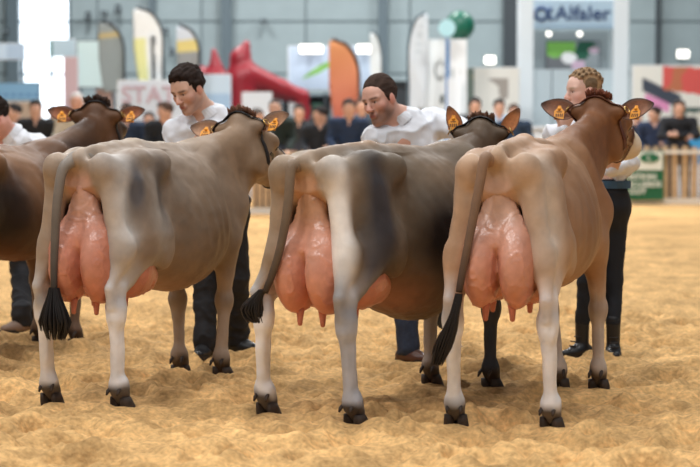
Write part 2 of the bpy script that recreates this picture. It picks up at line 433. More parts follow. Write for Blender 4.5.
NAVY = mat('navy_ink', (30, 62, 110), .6); GREYI = mat('grey_ink', (70, 78, 84), .6); WINK = mat('white_ink', (230, 236, 230), .6); ROSE = mat('rose_ink', (184, 158, 168), .6)
feather('dark grey feather flag beside the hanging white screen', 99, 123, 22, 92, 36.5, lambda u, v: (196, 178, 130) if .78 < v < .86 else (150, 158, 158))
feather('white feather flag with a pale yellow stripe and dark lettering', 134, 162, 8, 86, 36, lambda u, v: (226, 226, 160) if u < .42 and v < .62 else (236, 240, 240), txt=(9, .12, GREYI, .30, .33))
feather('small white, yellow and grey feather flag above the man in white', 177, 198, 26, 88, 36.5, lambda u, v: (214, 220, 228) if v > .78 else ((226, 206, 130) if v > .58 else (150, 150, 148)))
feather('orange feather flag fading to dusty red', 329, 358, 40, 128, 34.6, lambda u, v: tuple(np.array((184, 98, 84))*(1-min(1, v*1.05))+np.array((204, 138, 92))*min(1, v*1.05)), mpole=mat('brown_pole', (70, 52, 46), .6))
feather('narrow white feather flag just above the bearded man', 370, 381, 32, 100, 36, lambda u, v: (226, 236, 240), mpole=STEEL)
feather('pale grey feather flag left of the green ball', 409, 428, 13, 110, 36, lambda u, v: (196, 206, 212) if (v*11) % 1 > .4 and .3 < u < .7 and v > .55 else (216, 224, 230), lean=1, mpole=STEEL)

# left side stands
board('banner', 'light blue banner at the far left behind the audience', 'banner', -22, 40, 82, 101, 35.5, lambda u, v: (118, 164, 200) if abs(v-.3) > .08 or int(u*24) % 3 == 0 else (84, 130, 176), frame_m=STEEL)
board('sign_board', 'pale blue sign board high up at the left edge', 'sign', -12, 25, 43, 60, 39, lambda u, v: (206, 222, 236) if u < .52 else (184, 202, 220))
board('sign_board', 'small light sign board in front of the bright window', 'sign', 49, 75, 39, 57, 39, lambda u, v: (190, 208, 216) if u > .14 else (110, 150, 150))
board('display_screen', 'large white hanging screen with a dark frame', 'screen', 77, 116, 40, 88, 38.5, lambda u, v: (40, 140, 110) if .62 < u < .70 and .55 < v < .75 else (216, 236, 234), frame_m=DARKST)
board('partition', 'dusty pink partition panel under the hanging screen', 'panel', 64, 78, 56, 130, 38.2, lambda u, v: (214, 180, 180), to_floor=True)
board('partition', 'tan partition panel behind the audience at the left', 'panel', 96, 116, 88, 140, 38.8, lambda u, v: (198, 158, 140), to_floor=True)
board('partition', 'low beige partition under the light blue banner', 'panel', -20, 42, 101, 150, 36.4, lambda u, v: (196, 172, 150), to_floor=True)
sb, w_, z0_, z1_ = board('stand_banner', 'pale lilac banner with faded rose letters behind the audience', 'banner', 118, 188, 80, 150, 35.5, lambda u, v: tuple(np.array((196, 204, 214))+8*wob(u, v, 5, 3)), to_floor=True)
text('STATI', .44, ROSE, sb, (-.02, -.02, z1_-.29), bold=.006)
board('partition', 'pale blue panel between the man in white and the red tent', 'panel', 200, 231, 74, 150, 37, lambda u, v: (170, 196, 220) if v < .75 else (204, 220, 232), to_floor=True)
board('partition', 'white panel under the red inflatable tent', 'panel', 242, 272, 92, 150, 36.2, lambda u, v: (214, 220, 226), to_floor=True)

# red inflatable tent
DT = 37.5
rt = empty('inflatable_tent', (W(248, 100, DT)[0], DT, 0)); tag(rt, 'glossy red inflatable tent with two pointed horns', 'tent')
def TP(px, py, dy=0): p = W(px, py, DT); return np.array([p[0]-rt.location[0], dy, p[2]])
f = Field((-1.5, -.9, -.05), (1.6, 2.2, 3.3), .035)
f.cap(TP(240, 128, 0)*[1, 1, 0]+[0, 0, .0], TP(241, 80), .34, .30, .1); f.cap(TP(240, 85), TP(240, 58), .24, .19, .1, flat=((0, 1, 0), .8)); f.cap(TP(240, 58), TP(247, 42), .17, .05, .1); f.cap(TP(245, 80), TP(247, 46), .1, .05, .1)
f.cap(TP(214, 128, .3)*[1, 1, 0], TP(215, 80, .2), .24, .24, .1); f.cap(TP(217, 85, .2), TP(213, 50, .2), .25, .05, .1)
f.cap(TP(214, 82, .2), TP(188, 68, .4), .2, .16, .1); f.cap(TP(188, 68, .4), TP(183, 128, .5)*[1, 1, 0]+[0, .5, 0], .17, .2, .1)
f.cap(TP(246, 74), TP(282, 88, .2), .25, .16, .1); f.cap(TP(282, 88, .2), TP(302, 96, .3), .15, .14, .1); f.cap(TP(302, 96, .3), TP(302, 128, .3)*[1, 1, 0], .13, .16, .06)
f.cap(TP(246, 86, .6), TP(300, 96, 1.4), .2, .14, .1); f.cap(TP(246, 74), TP(250, 80, 1.9), .2, .12, .1); f.cap(TP(250, 80, 1.9), TP(250, 128, 1.9)*[1, 1, 0], .12, .14, .05)
V, Q = f.extract(2)
obj('inflated_frame', mesh_from('inflated_frame', V, Q), mat('red_pvc', (142, 26, 40), .35), rt)
b = MB(); q1, q2, q3 = TP(246, 82, .05), TP(301, 97, .3), TP(262, 90, 1.5)
b.add([q1, q2, q3, q1+[0, 0, -.03], q2+[0, 0, -.03], q3+[0, 0, -.03]], [(0, 1, 2), (5, 4, 3), (0, 3, 4, 1), (1, 4, 5, 2), (2, 5, 3, 0)]); b.build('canopy', mat('red_canopy', (128, 24, 36), .6), rt)

# billboard with a leaf logo and two flood lamps over it
def leafc(u, v):
    if .16 < u < .62 and abs((v-.25)-(u-.16)*1.05) < .075*math.sin(math.pi*(u-.16)/.46)+.01: return (128, 186, 88)
    if (u-.60)**2+(v-.48)**2*.5 < .0035: return (120, 140, 170)
    if abs(u-.52) < .02 and abs(v-.58) < .05: return (200, 120, 120)
    return (190, 208, 228)
board('billboard', 'pale blue billboard with a green leaf logo', 'billboard', 288, 372, 46, 90, 40.2, leafc, nx=90, nz=60)
def flood(px, py, d, wpx, lb, mount):
    p = W(px, py, d); r = empty('flood_lamp', p); tag(r, 'glowing white flood lamp '+lb, 'lamp', 'flood lamps'); s = d/1900.
    w = wpx*s/2; MB().box((-w, 0, -.10), (w, .14, .10)).build('housing', DARKST, r); MB().box((-w*.94, -.012, -.085), (w*.94, -.002, .085)).build('lens', LAMPG, r)
    MB().box((-.025, .14, -.02), (.025, mount, .02)).build('arm', STEEL, r)
flood(311, 49, 39.8, 24, 'at the top of the billboard, on its left', .39); flood(364, 49, 39.8, 15, 'at the top of the billboard, on its right', .39)
flood(490, 60, DW-.6, 11, 'on the back wall left of the arch sign', .58); flood(683, 54, DW-.6, 12, 'on the back wall at the right', .58)
# goods shelf behind the audience under the billboard
sh = empty('display_shelf', (W(336, 110, 39.4)[0]+.2, 39.4, 0)); tag(sh, 'dark display shelf under the billboard with coloured boxes', 'shelf')
TEAL = mat('shelf_dark', (70, 88, 98), .6)
MB().box((-1.3, .35, 0), (1.3, .4, 1.95)).build('back_panel', TEAL, sh)
for z in (.5, 1.0, 1.45, 1.9): MB().box((-1.3, 0, z), (1.3, .35, z+.04)).build('shelf', STEEL, sh)
for s in (-1.32, -.45, .45, 1.28): MB().box((s, 0, 0), (s+.05, .35, 1.98)).build('upright', DARKST, sh)
rnd = random.Random(3)
cn = ('white', 'sky blue', 'dark green', 'grey', 'red')
cm = [mat('carton_'+n.replace(' ', '_'), c, .6) for n, c in zip(cn, ((220, 224, 224), (110, 160, 190), (40, 88, 70), (150, 156, 160), (150, 60, 60)))]
for z, tier in ((1.04, 'upper'), (1.49, 'top')):
    for k, xk in enumerate((-1.1, -.83, -.59, -.2, .12, .68, 1.0)):
        x = xk+sh.location[0]; ci = rnd.randrange(5); hgt = rnd.uniform(.2, .34); w = rnd.uniform(.08, .115)
        b = MB().box((-w, 0, 0), (w, .24, hgt)); b.box((-w-.004, -.004, hgt-.03), (w+.004, .244, hgt+.004)); o = b.build('carton', cm[ci], None, False, (x, 39.45, z+.001))
        tag(o, '%s carton on the %s tier of the dark display shelf, %s from the left' % (cn[ci], tier, ('first', 'second', 'third', 'fourth', 'fifth', 'sixth', 'seventh')[k]), 'box', 'cartons on the display shelf')
b = MB(); box_px(b, 393, 421, 83, 150, 36.6, .5); o = b.build('counter', DARKST); b = MB(); box_px(b, 391, 423, 81, 84, 36.5, .7); b.build('counter_top', mat('counter_black', (40, 46, 50), .5), o); tag(o, 'dark reception counter behind the bearded man', 'counter')
# printed white pillars with a green ball on top
board('printed_pillar', 'white pillar printed with dark shapes', 'pillar', 423, 446, 39, 130, 36.2, lambda u, v: (84, 92, 92) if (.45 < u < .95 and (abs((u-.75)**2*3+(v-.66)**2*18-.16) < .05 or wob(u, v, 6, 5) > .55 and v < .7)) else (236, 240, 240), to_floor=True, t=.3)
board('printed_pillar', 'plain white pillar under the green ball', 'pillar', 447, 467, 39, 140, 35.8, lambda u, v: (90, 140, 190) if u < .12 and v > .6 else ((244, 248, 250) if wob(u, v, 6, 8) < .5 else (206, 214, 216)), to_floor=True, t=.5)
p = W(460, 27, 36); r = empty('balloon_ball', (p[0], 36.05, W(460, 40, 36)[2])); tag(r, 'dark green ball on top of the white pillar', 'balloon')
MB().sphere((0, 0, .27), .28, 24, 16).build('ball', mat('green_vinyl', (14, 98, 78), .4), r, True); MB().tube([(0, 0, -.02), (0, 0, .03)], .09, 12).build('foot', STEEL, r)
p = W(447, 28, 35.4); r = empty('round_sign', (p[0], 35.4, 0)); tag(r, 'round pale blue sign in front of the green ball', 'sign')
MB().tube([(0, 0, p[2]), (0, .04, p[2])], .16, 24).build('disc', mat('pale_blue_vinyl', (176, 222, 232), .5), r); MB().tube([(0, .06, 0), (0, .06, p[2]+.05)], .02, 8).build('pole', mat('blue_pole', (70, 120, 180), .5), r)
# cream poster stand
def cream(u, v):
    n = wob(u, v, 4, 11)+.6*wob(u, v, 9, 12)
    if u < .14: return (120, 132, 120) if n > 0 else (170, 160, 120)
    if (u-.30)**2+(v-.32)**2 < .006: return (232, 140, 160)
    if .42 < u < .80 and .45 < v < .88 and n > .05: return (170, 160, 150)
    return (240, 236, 226)
board('poster_stand', 'cream poster wall with blurred brown pictures', 'poster', 466, 520, 67, 150, 37, cream, nx=70, nz=60, to_floor=True)
# arch-shaped stand with its name sign
DA = 38.0
ar = empty('exhibition_stand', (W(573, 100, DA)[0], DA, 0)); tag(ar, 'white exhibition stand shaped like an arch with a blue name sign', 'stand')
def AX(px): return W(px, 100, DA)[0]-ar.location[0]
def AZ(py): return W(570, py, DA)[2]
STW = mat('stand_white', (232, 240, 244), .45); STG = mat('stand_grey', (196, 210, 216), .6); SKY = mat('stand_sky', (178, 204, 222), .5)
for x0, x1 in ((519, 533), (613, 628)): MB().box((AX(x0), 0, 0), (AX(x1), .5, AZ(-4))).build('pillar', STW, ar)
sgn = MB().box((AX(532), .02, AZ(29)), (AX(614), .2, AZ(0))).build('name_sign', SKY, ar)
text('Alfaler', .40, NAVY, sgn, (AX(582), -.01, AZ(14)), bold=.006, sx=1.05); MB().tube(catmull([(AX(543)+.16*a, -.01, AZ(14)+.125*b_) for a, b_ in ((1, 1), (.62, .2), (.3, -.6), (-.3, -1), (-.95, -.45), (-.95, .45), (-.3, 1), (.3, .6), (.62, -.2), (1.05, -1))], 4), .034, 8).build('alpha_mark', NAVY, sgn, True)
MB().box((AX(534), .0, AZ(27.0)), (AX(612), .02, AZ(26.3))).build('sign_line', mat('line_blue', (110, 150, 180), .5), sgn)
MB().box((AX(532), .05, AZ(-4)), (AX(614), .5, AZ(0))).build('top_beam', STW, ar)
MB().box((AX(532), .9, 0), (AX(614), 1.0, AZ(29))).build('back_wall', mat('stand_back', (150, 164, 170), .6), ar)
for i, x in enumerate((532, 552.5, 573, 593.5)): MB().box((AX(x)+.01, .1, 0), (AX(x+20.5)-.01, .45, AZ(69))).build('front_panel', STG, ar)
for x in (550, 581): q = MB().sphere((AX(x), .3, AZ(33)), .05, 10, 8).build('spot_lamp', LAMPG, ar, True); MB().tube([(AX(x), .3, AZ(32)), (AX(x), .3, AZ(29))], .03, 8).build('lamp_stem', STEEL, q)
def scr(u, v):
    n = .12*wob(u, v, 6, 31)
    if ((u-.42)*1.5)**2+(v-.42)**2 < .045+n*.1: return (248, 250, 252)
    if (u-.90)**2+(v-.70)**2 < .012: return (226, 200, 220)
    if ((u-.72)*1.3)**2+((v-.62)*.9)**2 < .10+n: return (22, 92, 70)
    if v > .5+n and u < .55: return (132, 200, 92)
    if .48 < u < .72 and v < .38+n: return (220, 190, 214)
    return (120, 124, 130) if u < .5 else (150, 160, 166)
scb, *_ = board('wall_screen', 'screen with a green picture inside the arch-shaped stand', 'screen', 546, 600, 41, 71, DA+.7, scr, nx=60, nz=40, frame_m=DARKST, t=.08, post=True)
# right-hand poster wall
def rp(u, v):
    if v < .30: return (70, 166, 220) if wob(u, v, 5, 17) < .6 else (110, 190, 232)
    if v > .80-.12*u and v < 1.02-.05*u and u > .34: return (216, 92, 88) if u > .62 or wob(u, v, 8, 14) < .1 else (190, 116, 84)
    if .10 < u < .55 and abs(v-(.86-.42*u)) < .07: return (62, 72, 88)
    if .14 < u < .42 and abs(v-(.72-.35*u)) < .05: return (226, 150, 196)
    if u > .45 and .44 < v < .58: return (58, 88, 84) if wob(u, v, 14, 15) > -.25 else (220, 220, 210)
    if .3 < u and v < .40: return (224, 214, 176)
    return (232, 234, 228)
board('poster_wall', 'large poster wall with red, blue and white pictures at the right', 'poster', 631, 722, 65, 165, 36, rp, nx=90, nz=70, to_floor=True)
b = MB(); box_px(b, 468, 600, 128, 240, 34.9, .4); o = b.build('low_counter', WHITE); tag(o, 'low white counter in front of the cream poster wall', 'counter'); b = MB(); box_px(b, 466, 602, 126.5, 129, 34.85, .5); b.build('counter_top', WHITE, o)

# ------------------------------------------------------------------ picket fence round the ring
def fence(label, x0, x1, y, pitch, pw, h, rails, pickh):
    r = empty('picket_fence', ((x0+x1)/2, y, 0)); tag(r, label, 'fence')
    w2 = (x1-x0)/2
    tip = [(-pw/2, .06), (pw/2, .06), (pw/2, h-.04), (pw*.3, h), (-pw*.3, h), (-pw/2, h-.04)]
    me = MB().prism(tip, 0, .02).mesh('picket'); n = int((x1-x0)/pitch); rnd = random.Random(5)
    for i in range(n): obj('picket', me, WOOD, r, (-w2+pitch*(i+.5), 0, rnd.uniform(-.012, .012)), (0, rnd.uniform(-.012, .012), 0))
    for z, hh_, m, yy in rails: MB().box((-w2, yy, z), (w2, yy+.04, z+hh_)).build('rail', m, r)
    for i in range(int((x1-x0)/2)+1): MB().box((-w2+2*i, .06, 0), (-w2+2*i+.07, .13, h-.1)).build('post', WOOD, r)
    return r
XR0 = W(575, 200, 31.6)[0]
fence('light picket fence behind the left-hand cows', -8.5, .8, 27.9, .088, .062, .94, [(.82, .06, RAILW, -.045), (.02, .09, RAILW, -.045)], .9)
fence('weathered picket fence at the right beside the green banner', XR0-3, XR0+6.4, 31.6, .158, .105, .97, [(.84, .06, RAILW, -.045), (.0, .10, RAILW, -.045)], .9)
gb, w_, z0_, z1_ = board('fence_banner', 'green fence banner with a white logo box', 'banner', 588, 664, 151, 200, 31.46, lambda u, v: (22, 104, 70), nx=4, nz=4, t=.02, frame_m=mat('banner_green', (22, 104, 70), .6), post=True)
def GX(px): return W(px, 170, 31.44)[0]-gb.location[0]
def GZ(py): return W(630, py, 31.44)[2]
MB().box((GX(634), -.02, GZ(170)), (GX(662.5), -.010, GZ(152))).build('logo_box', WINK, gb)
n = 28; e = [(GX(649.5)+.165*math.cos(2*math.pi*i/n), GZ(158)+.082*math.sin(2*math.pi*i/n)) for i in range(n)]
MB().prism(e, -.026, -.021).build('logo_oval', mat('banner_green', (22, 104, 70), .6), gb)
text('L', .15, WINK, gb, (GX(649), -.032, GZ(158)), name='logo_letter')
for i, (t, py) in enumerate((('NUTRITION', 177), ('A PLAN LARDS', 184.5), ('FOR CUT', 191.5))): text(t, .125, WINK, gb, (GX(634 if i < 2 else 629), -.02, GZ(py)), name='lettering', bold=.004, sx=1.1)
# ------------------------------------------------------------------ cows
COAT = mat('cow_coat', 'vc', .5, noise=.10, nscale=14, bump=.12, bscale=110, spec=.25, sheen=.0)
UDDER = mat('udder_skin', 'vc', .30, noise=.10, nscale=22, bump=.28, bscale=45, spec=.6)
HOOF = mat('hoof_horn', (58, 46, 38), .75, noise=.35, nscale=40, bump=.3, bscale=60)
TAILHAIR = mat('tail_hair', (26, 22, 22), .45, spec=.4)
EARM = mat('ear_hair', 'vc', .7, noise=.15, nscale=60, bump=.3, bscale=150)
TAGM = mat('ear_tag_plastic', (240, 158, 40), .45)
TAGINK = mat('ear_tag_print', (80, 45, 20), .6)
STRAPB = mat('black_leather', (28, 24, 24), .4, bump=.1)
STRAPN = mat('brown_leather', (96, 50, 32), .4, bump=.1)
BRASS = mat('brass', (205, 170, 105), .3, metal=1.0)
CHAIN = mat('chrome', (200, 200, 205), .25, metal=1.0)
EYE = mat('cow_eye', (18, 12, 10), .1)

def hoof_mesh():
    b = MB()
    for s in (-1, 1):
        rings = [(.085, -.012, .030, .022), (.06, -.004, .040, .025), (.03, .008, .048, .028), (.0, .016, .056, .030), (-.012, .016, .05, .026)]
        n = 12; V = []; Fc = []
        for z, xo, rx, ry in rings:
            for k in range(n):
                a = 2*math.pi*k/n; x = math.cos(a); V.append((xo+rx*x*(1.12 if x > 0 else .9), s*.027+ry*math.sin(a)*(1-.25*max(x, 0)), z))
        for i in range(len(rings)-1):
            for k in range(n): Fc.append((i*n+k, (i+1)*n+k, (i+1)*n+(k+1) % n, i*n+(k+1) % n))
        Fc += [tuple(range(n)), tuple(range(len(V)-1, len(V)-n-1, -1))]
        b.add(V, Fc)
        b.tube([(-.045, s*.026, .135), (-.065, s*.028, .118), (-.075, s*.029, .100)], [.008, .009, .004], 7)
    return b.mesh('hoof', True)
HOOF_ME = hoof_mesh()

def leaf_ear(base, dr, nrm, ln=.20, wd=.058, outer=(120, 85, 60), inner=(190, 150, 120), rim=(60, 42, 34)):
    dr = unit(dr); nrm = unit(np.asarray(nrm)-dr*np.dot(nrm, dr)); sd = np.cross(dr, nrm)
    nu, nv = 12, 9; V = []; C = []
    for side in (0, 1):
        for i in range(nu+1):
            u = i/nu; w = wd*(math.sin(math.pi*min(1, (u*.93+.05))**.85)**.75)*(1.0 if u > .02 else .8)
            for j in range(nv):
                v = -1+2*j/(nv-1)
                depth = -(1-v*v)*w*(.75-.45*u)          # cupped: middle lies behind the rims
                p = np.asarray(base)+dr*(u*ln)+sd*(v*w)+nrm*(depth+.02*math.sin(u*2.2)*0)
                p = p-nrm*(.007*(1-.5*abs(v)) if side else 0)
                V.append(p); e = min(1, max(0, (max(abs(v), u)-.72)/.28))
                ci = lin(inner)*(1-e)+lin(rim)*e if side == 0 else lin(outer)*(1-e*.6)+lin(rim)*e*.6
                C.append(ci)
    Fc = []; N = (nu+1)*nv
    for i in range(nu):
        for j in range(nv-1):
            a = i*nv+j; Fc.append((a, a+1, a+nv+1, a+nv)); Fc.append((N+a, N+a+nv, N+a+nv+1, N+a+1))
    for i in range(nu):
        a = i*nv; Fc.append((a, a+nv, N+a+nv, N+a)); a = i*nv+nv-1; Fc.append((a, N+a, N+a+nv, a+nv))
    for j in range(nv-1):
        Fc.append((j, N+j, N+j+1, j+1)); a = nu*nv+j; Fc.append((a, a+1, N+a+1, N+a))
    return mesh_from('ear', V, Fc, np.array(C)), dr, nrm, sd

ST = [(-.10, 1.215, 1.05, .09), (-.02, 1.262, .97, .135), (.10, 1.285, .90, .165), (.25, 1.298, .80, .19), (.42, 1.302, .67, .235),
      (.60, 1.290, .585, .295), (.80, 1.282, .545, .33), (1.0, 1.275, .55, .315), (1.14, 1.272, .595, .255), (1.28, 1.245, .645, .185),
      (1.38, 1.18, .70, .13), (1.45, 1.10, .80, .08)]

def make_cow(name, label, O, head_deg, feet, poll, head_fw, coat, leg_col, tail, udder, straps, ear, switch, dz=0.0, hs=0.0, seed=1, hoofz=(0, 0, 0, 0), tagged=(1, 1), neck_drop=0.0, wid=1.0, hsc=1.18, bdrop=0.0, vox=.0105):
    th = math.radians(head_deg)
    root = empty(name, (O[0], O[1], 0), math.pi/2-th)
    tag(root, label, 'cow', 'dairy cows lined up in the show ring')
    fw = np.array([math.sin(th), math.cos(th)]); lf = np.array([-math.cos(th), math.sin(th)])
    def toL(p): v = np.asarray(p[:2])-np.asarray(O); return np.array([v@fw, v@lf]+([p[2]] if len(p) > 2 else []))
    def onplane(px, py, c):              # where the pixel's ray meets the plane local x = c
        r = ray(px, py); o = np.array([0, 0, CAMH]); t = (c-(o[:2]-O)@fw)/(r[:2]@fw); return toL(o+r*t)
    feet = [toL(G(*p)) for p in feet]
    poll = toL(W(*poll)); hf = unit(head_fw)                     # head direction in cow axes
    hl = unit(np.cross([0, 0, 1.], hf)); hu = np.cross(hf, hl)
    roll = ear.get('roll', 0.0); hl, hu = hl*math.cos(roll)+hu*math.sin(roll), hu*math.cos(roll)-hl*math.sin(roll)
    HM = np.stack([hf, hl, hu], 1)
    def hp(x, y, z): return poll+HM@np.array([x, y, z])*hsc
    mz = hp(.55, 0, -.1)
    lo = np.array([-.30, -.48, -.01]); hi = np.array([1.6, .48, 1.45])
    for p in [poll, mz]: lo = np.minimum(lo, p-.2); hi = np.maximum(hi, p+.2)
    lo[2] = -.01
    f = Field(lo, hi, vox)
    fo = (feet[2][0]+feet[3][0])/2-1.24
    st = [(x+fo*min(1, max(0, (x-.4)/.7)), t+dz, b-bdrop*math.exp(-((x-.75)/.38)**2), w*wid) for x, t, b, w in ST]
    f.loft(st, .05, hs)
    Y = lambda s, y: s*y+hs
    # spine, pelvis
    f.cap((-.04, hs, 1.262+dz), (.45, hs, 1.283+dz), .03, .035, .06); f.cap((.45, hs, 1.283+dz), (1.2, hs, 1.25+dz), .035, .04, .05)
    f.ell((-.085, hs, 1.235+dz), (.06, .042, .045), .05)        # tail head
    for s in (1, -1):
        f.ell((.39, Y(s, .185*wid), 1.21+dz), (.085, .04, .042), .11)
        f.cap((.38, Y(s, .185*wid), 1.20+dz), (-.075, Y(s, .13), 1.18+dz*.5), .046, .043, .09)
        f.ell((-.095, Y(s, .125), 1.185+dz*.5), (.048, .044, .055), .05)
        f.ell((-.03, Y(s, .055), 1.27+dz), (.055, .026, .05), .05, sub=True)
    # hind legs
    for (x0, y0), s in zip(feet[:2], (1, -1)):
        hk = np.array([x0-.085, .25*Y(s, .2)+.75*y0, .50]); fl = np.array([x0-.03, y0, .105])
        nrm = (.15*s, 1, 0)
        f.cap((.16, Y(s, .165), 1.07), (.20, Y(s, .195), .84), .165, .155, .08, flat=(nrm, .48))
        f.cap((-.06, Y(s, .135), 1.13), (-.05+.3*x0, Y(s, .185), .76), .062, .06, .06, flat=(nrm, .85))
        f.ell((.33+.4*x0, Y(s, .215), .77), (.09, .06, .13), .08)
        f.cap((.19+.4*x0, Y(s, .205), .80), hk+[.04, 0, .07], .125, .046, .06, flat=(nrm, .58))
        f.cap((-.045+.4*x0, Y(s, .19), .78), hk+[-.060, 0, .09], .058, .024, .07)
        f.cap(hk+[.012, 0, .075], hk+[0, 0, -.06], .046, .046, .03, flat=((0, 1, 0), .95)); f.cap(hk+[-.035, 0, .0], hk+[-.068, 0, .085], .030, .021, .025)
        f.ell(hk+[.0, .026, -.01], (.03, .022, .04), .02); f.ell(hk+[.0, -.026, -.01], (.03, .022, .04), .02)
        f.cap(hk+[.008, 0, -.03], fl+[-.005, 0, .05], .040, .0325, .03, flat=((0, 1, 0), .9))
        f.cap(hk+[-.02, 0, -.05], fl+[-.028, 0, .05], .024, .021, .02)
        f.ell(fl, (.044, .046, .047), .035); f.cap(fl, (x0+.002, y0, .055), .040, .043, .03)
    # front legs, shoulders
    for (x0, y0), s in zip(feet[2:], (1, -1)):
        kn = np.array([x0+.0, .3*Y(s, .17)+.7*y0, .41]); fl = np.array([x0-.022, y0, .105]); el = np.array([1.18+fo, Y(s, .175), .74])
        f.cap((1.16+fo, Y(s, .115), 1.17), (1.30+fo, Y(s, .165), .92), .075, .105, .08, flat=((0, 1, 0), .7))
        f.cap((1.30+fo, Y(s, .165), .92), el, .105, .09, .08, flat=((0, 1, 0), .75))
        f.cap(el+[.02, 0, 0], kn+[0, 0, .04], .09, .043, .06, flat=((0, 1, 0), .8))
        f.ell(kn, (.046, .047, .062), .03)
        f.cap(kn, fl+[0, 0, .05], .037, .031, .035); f.ell(fl, (.041, .043, .043), .035); f.cap(fl, (x0+.002, y0, .055), .037, .041, .03)
    f.ell((1.30+fo, hs, .76), (.13, .125, .15), .10)
    # neck and head
    nb = hp(.0, 0, -.09); ndir = unit((nb[0]-1.2, nb[1]-hs, 0)); nside = np.array([-ndir[1], ndir[0], 0])
    f.cap((1.20+fo, hs, 1.00), nb+[-.02, 0, -.06], .20, .112, .12, flat=(nside, .64))
    f.cap((1.28+fo, hs, .88), hp(.08, 0, -.18), .13, .09, .10, flat=(nside, .66))
    f.cap((1.12, hs, 1.215+dz), hp(-.01, 0, -.075), .05, .05, .10)
    f.ell(hp(.08, 0, -.08), hsc*np.array((.13, .098, .11)), .05, HM); f.ell(hp(-.005, 0, .0), hsc*np.array((.05, .06, .045)), .05, HM)
    f.cap(hp(.10, 0, -.075), hp(.40, 0, -.095), .095*hsc, .062*hsc, .04); f.cap(hp(.07, 0, -.17), hp(.38, 0, -.145), .078*hsc, .05*hsc, .05, flat=(hl, .8))
    f.ell(hp(.44, 0, -.115), hsc*np.array((.07, .076, .066)), .04, HM)
    for s in (1, -1):
        f.ell(hp(.15, s*.088, -.05), hsc*np.array((.045, .028, .03)), .04, HM); f.ell(hp(.07, s*.075, -.17), hsc*np.array((.07, .03, .07)), .05, HM)
        f.ell(hp(.0, s*.085, -.03), hsc*np.array((.035, .045, .032)), .04, HM)
        f.ell(hp(.5, s*.03, -.09), hsc*np.array((.018, .012, .012)), .01, HM, sub=True)
    V, Q = f.extract(2)
    V2 = V
    for _ in range(16): V2 = relax(V2, Q, .5)                      # the trunk is smoother than legs and head
    wt = (np.clip((V[:, 2]-.60)/.12, 0, 1)*np.clip((1.38+fo-V[:, 0])/.12, 0, 1)*np.clip((V[:, 0]+.02)/.08, 0, 1))[:, None]; V = V*(1-wt)+V2*wt
    N = normals(V, Q)
    for cx, cy, cz, rx, rz, dep in ((.60, .28, 1.13, .12, .12, .030), (.19, .20, 1.18, .13, .06, .022), (1.06+fo, .27, 1.03, .07, .16, .020), (.47, .25, .92, .08, .16, .014),
                                    (-.03, .06, 1.25, .06, .05, .0), (1.34+fo, .18, 1.08, .06, .12, .012), (.02, .22, .90, .05, .16, .010)):
        for s in (1, -1):                                          # hollows: flank, thurl, behind the shoulder, before the stifle
            q = ((V[:, 0]-cx)/rx)**2+((V[:, 2]-cz-dz*.7)/rz)**2; m = ((V[:, 1]-hs)*s > .08)*np.exp(-q)
            V = V-N*(dep*m)[:, None]
    lg = np.clip((.62-V[:, 2])/.15, 0, 1); V = V+N*(lg*.0035*vnoise(V*np.array([55, 55, 7.]), seed+30))[:, None]   # tendons and veins of the legs
    V = V+N*(.0035*vnoise(V*np.array([13, 13, 5.]), seed+31)*np.clip((V[:, 2]-.6)/.2, 0, 1))[:, None]
    rb = np.exp(-(((V[:, 0]-.88)/.30)**4+((V[:, 2]-.95)/.24)**4))*np.clip((np.abs(V[:, 1]-hs)-.16)/.08, 0, 1)
    V = V+N*(.0024*rb*np.sin(2*math.pi*(V[:, 0]-.35*(1.2-V[:, 2]))/.092))[:, None]
    V = V+N*(.003*vnoise(V*9, seed)+.0022*vnoise(V*22, seed+1))[:, None]
    C = paint(V, coat[0], coat[1])*.90
    esc = np.clip((.095-np.abs(V[:, 1]-hs)-.10*np.clip(V[:, 2]-1.0, 0, .3))/.035, 0, 1)*np.clip((.03-V[:, 0])/.05, 0, 1)*np.clip((1.16-V[:, 2])/.06, 0, 1)*np.clip((V[:, 2]-.6)/.1, 0, 1)
    C = C*(1-.85*esc[:, None])+lin(udder['top'])*.85*esc[:, None]     # bare pink skin below the tail
    # legs: own colours from the hock / knee down
    for i, (x0, y0) in enumerate(feet):
        up, lowc, dark = leg_col[i]
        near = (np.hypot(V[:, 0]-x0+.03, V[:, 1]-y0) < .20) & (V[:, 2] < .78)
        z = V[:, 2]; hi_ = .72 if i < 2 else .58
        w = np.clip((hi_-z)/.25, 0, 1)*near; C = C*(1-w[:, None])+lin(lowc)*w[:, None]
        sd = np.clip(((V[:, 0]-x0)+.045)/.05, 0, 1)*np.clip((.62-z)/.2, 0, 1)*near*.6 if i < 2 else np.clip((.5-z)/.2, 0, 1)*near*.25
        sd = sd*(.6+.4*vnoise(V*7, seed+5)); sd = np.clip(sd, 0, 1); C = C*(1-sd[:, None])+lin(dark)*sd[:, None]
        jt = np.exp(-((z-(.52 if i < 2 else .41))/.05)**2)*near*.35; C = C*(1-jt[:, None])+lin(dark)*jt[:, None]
        ft = np.clip((.125-z+.03*vnoise(V*14, seed+6))/.05, 0, 1)*near*.92; C = C*(1-ft[:, None])+lin((60, 47, 40))*ft[:, None]
    hv = (V-poll)@HM/hsc                                               # head markings
    ih = np.clip((hv[:, 0]+.02)/.1, 0, 1)*(np.abs(hv[:, 1]) < .2)*(hv[:, 2] > -.32)
    hc = ear['head']; C = C*(1-ih[:, None]*.9)+lin(hc)*ih[:, None]*.9
    mu = np.clip((hv[:, 0]-.30)/.06, 0, 1)*(np.abs(hv[:, 1]) < .15)*(hv[:, 2] > -.3); C = C*(1-mu[:, None])+lin((215, 200, 180))*mu[:, None]
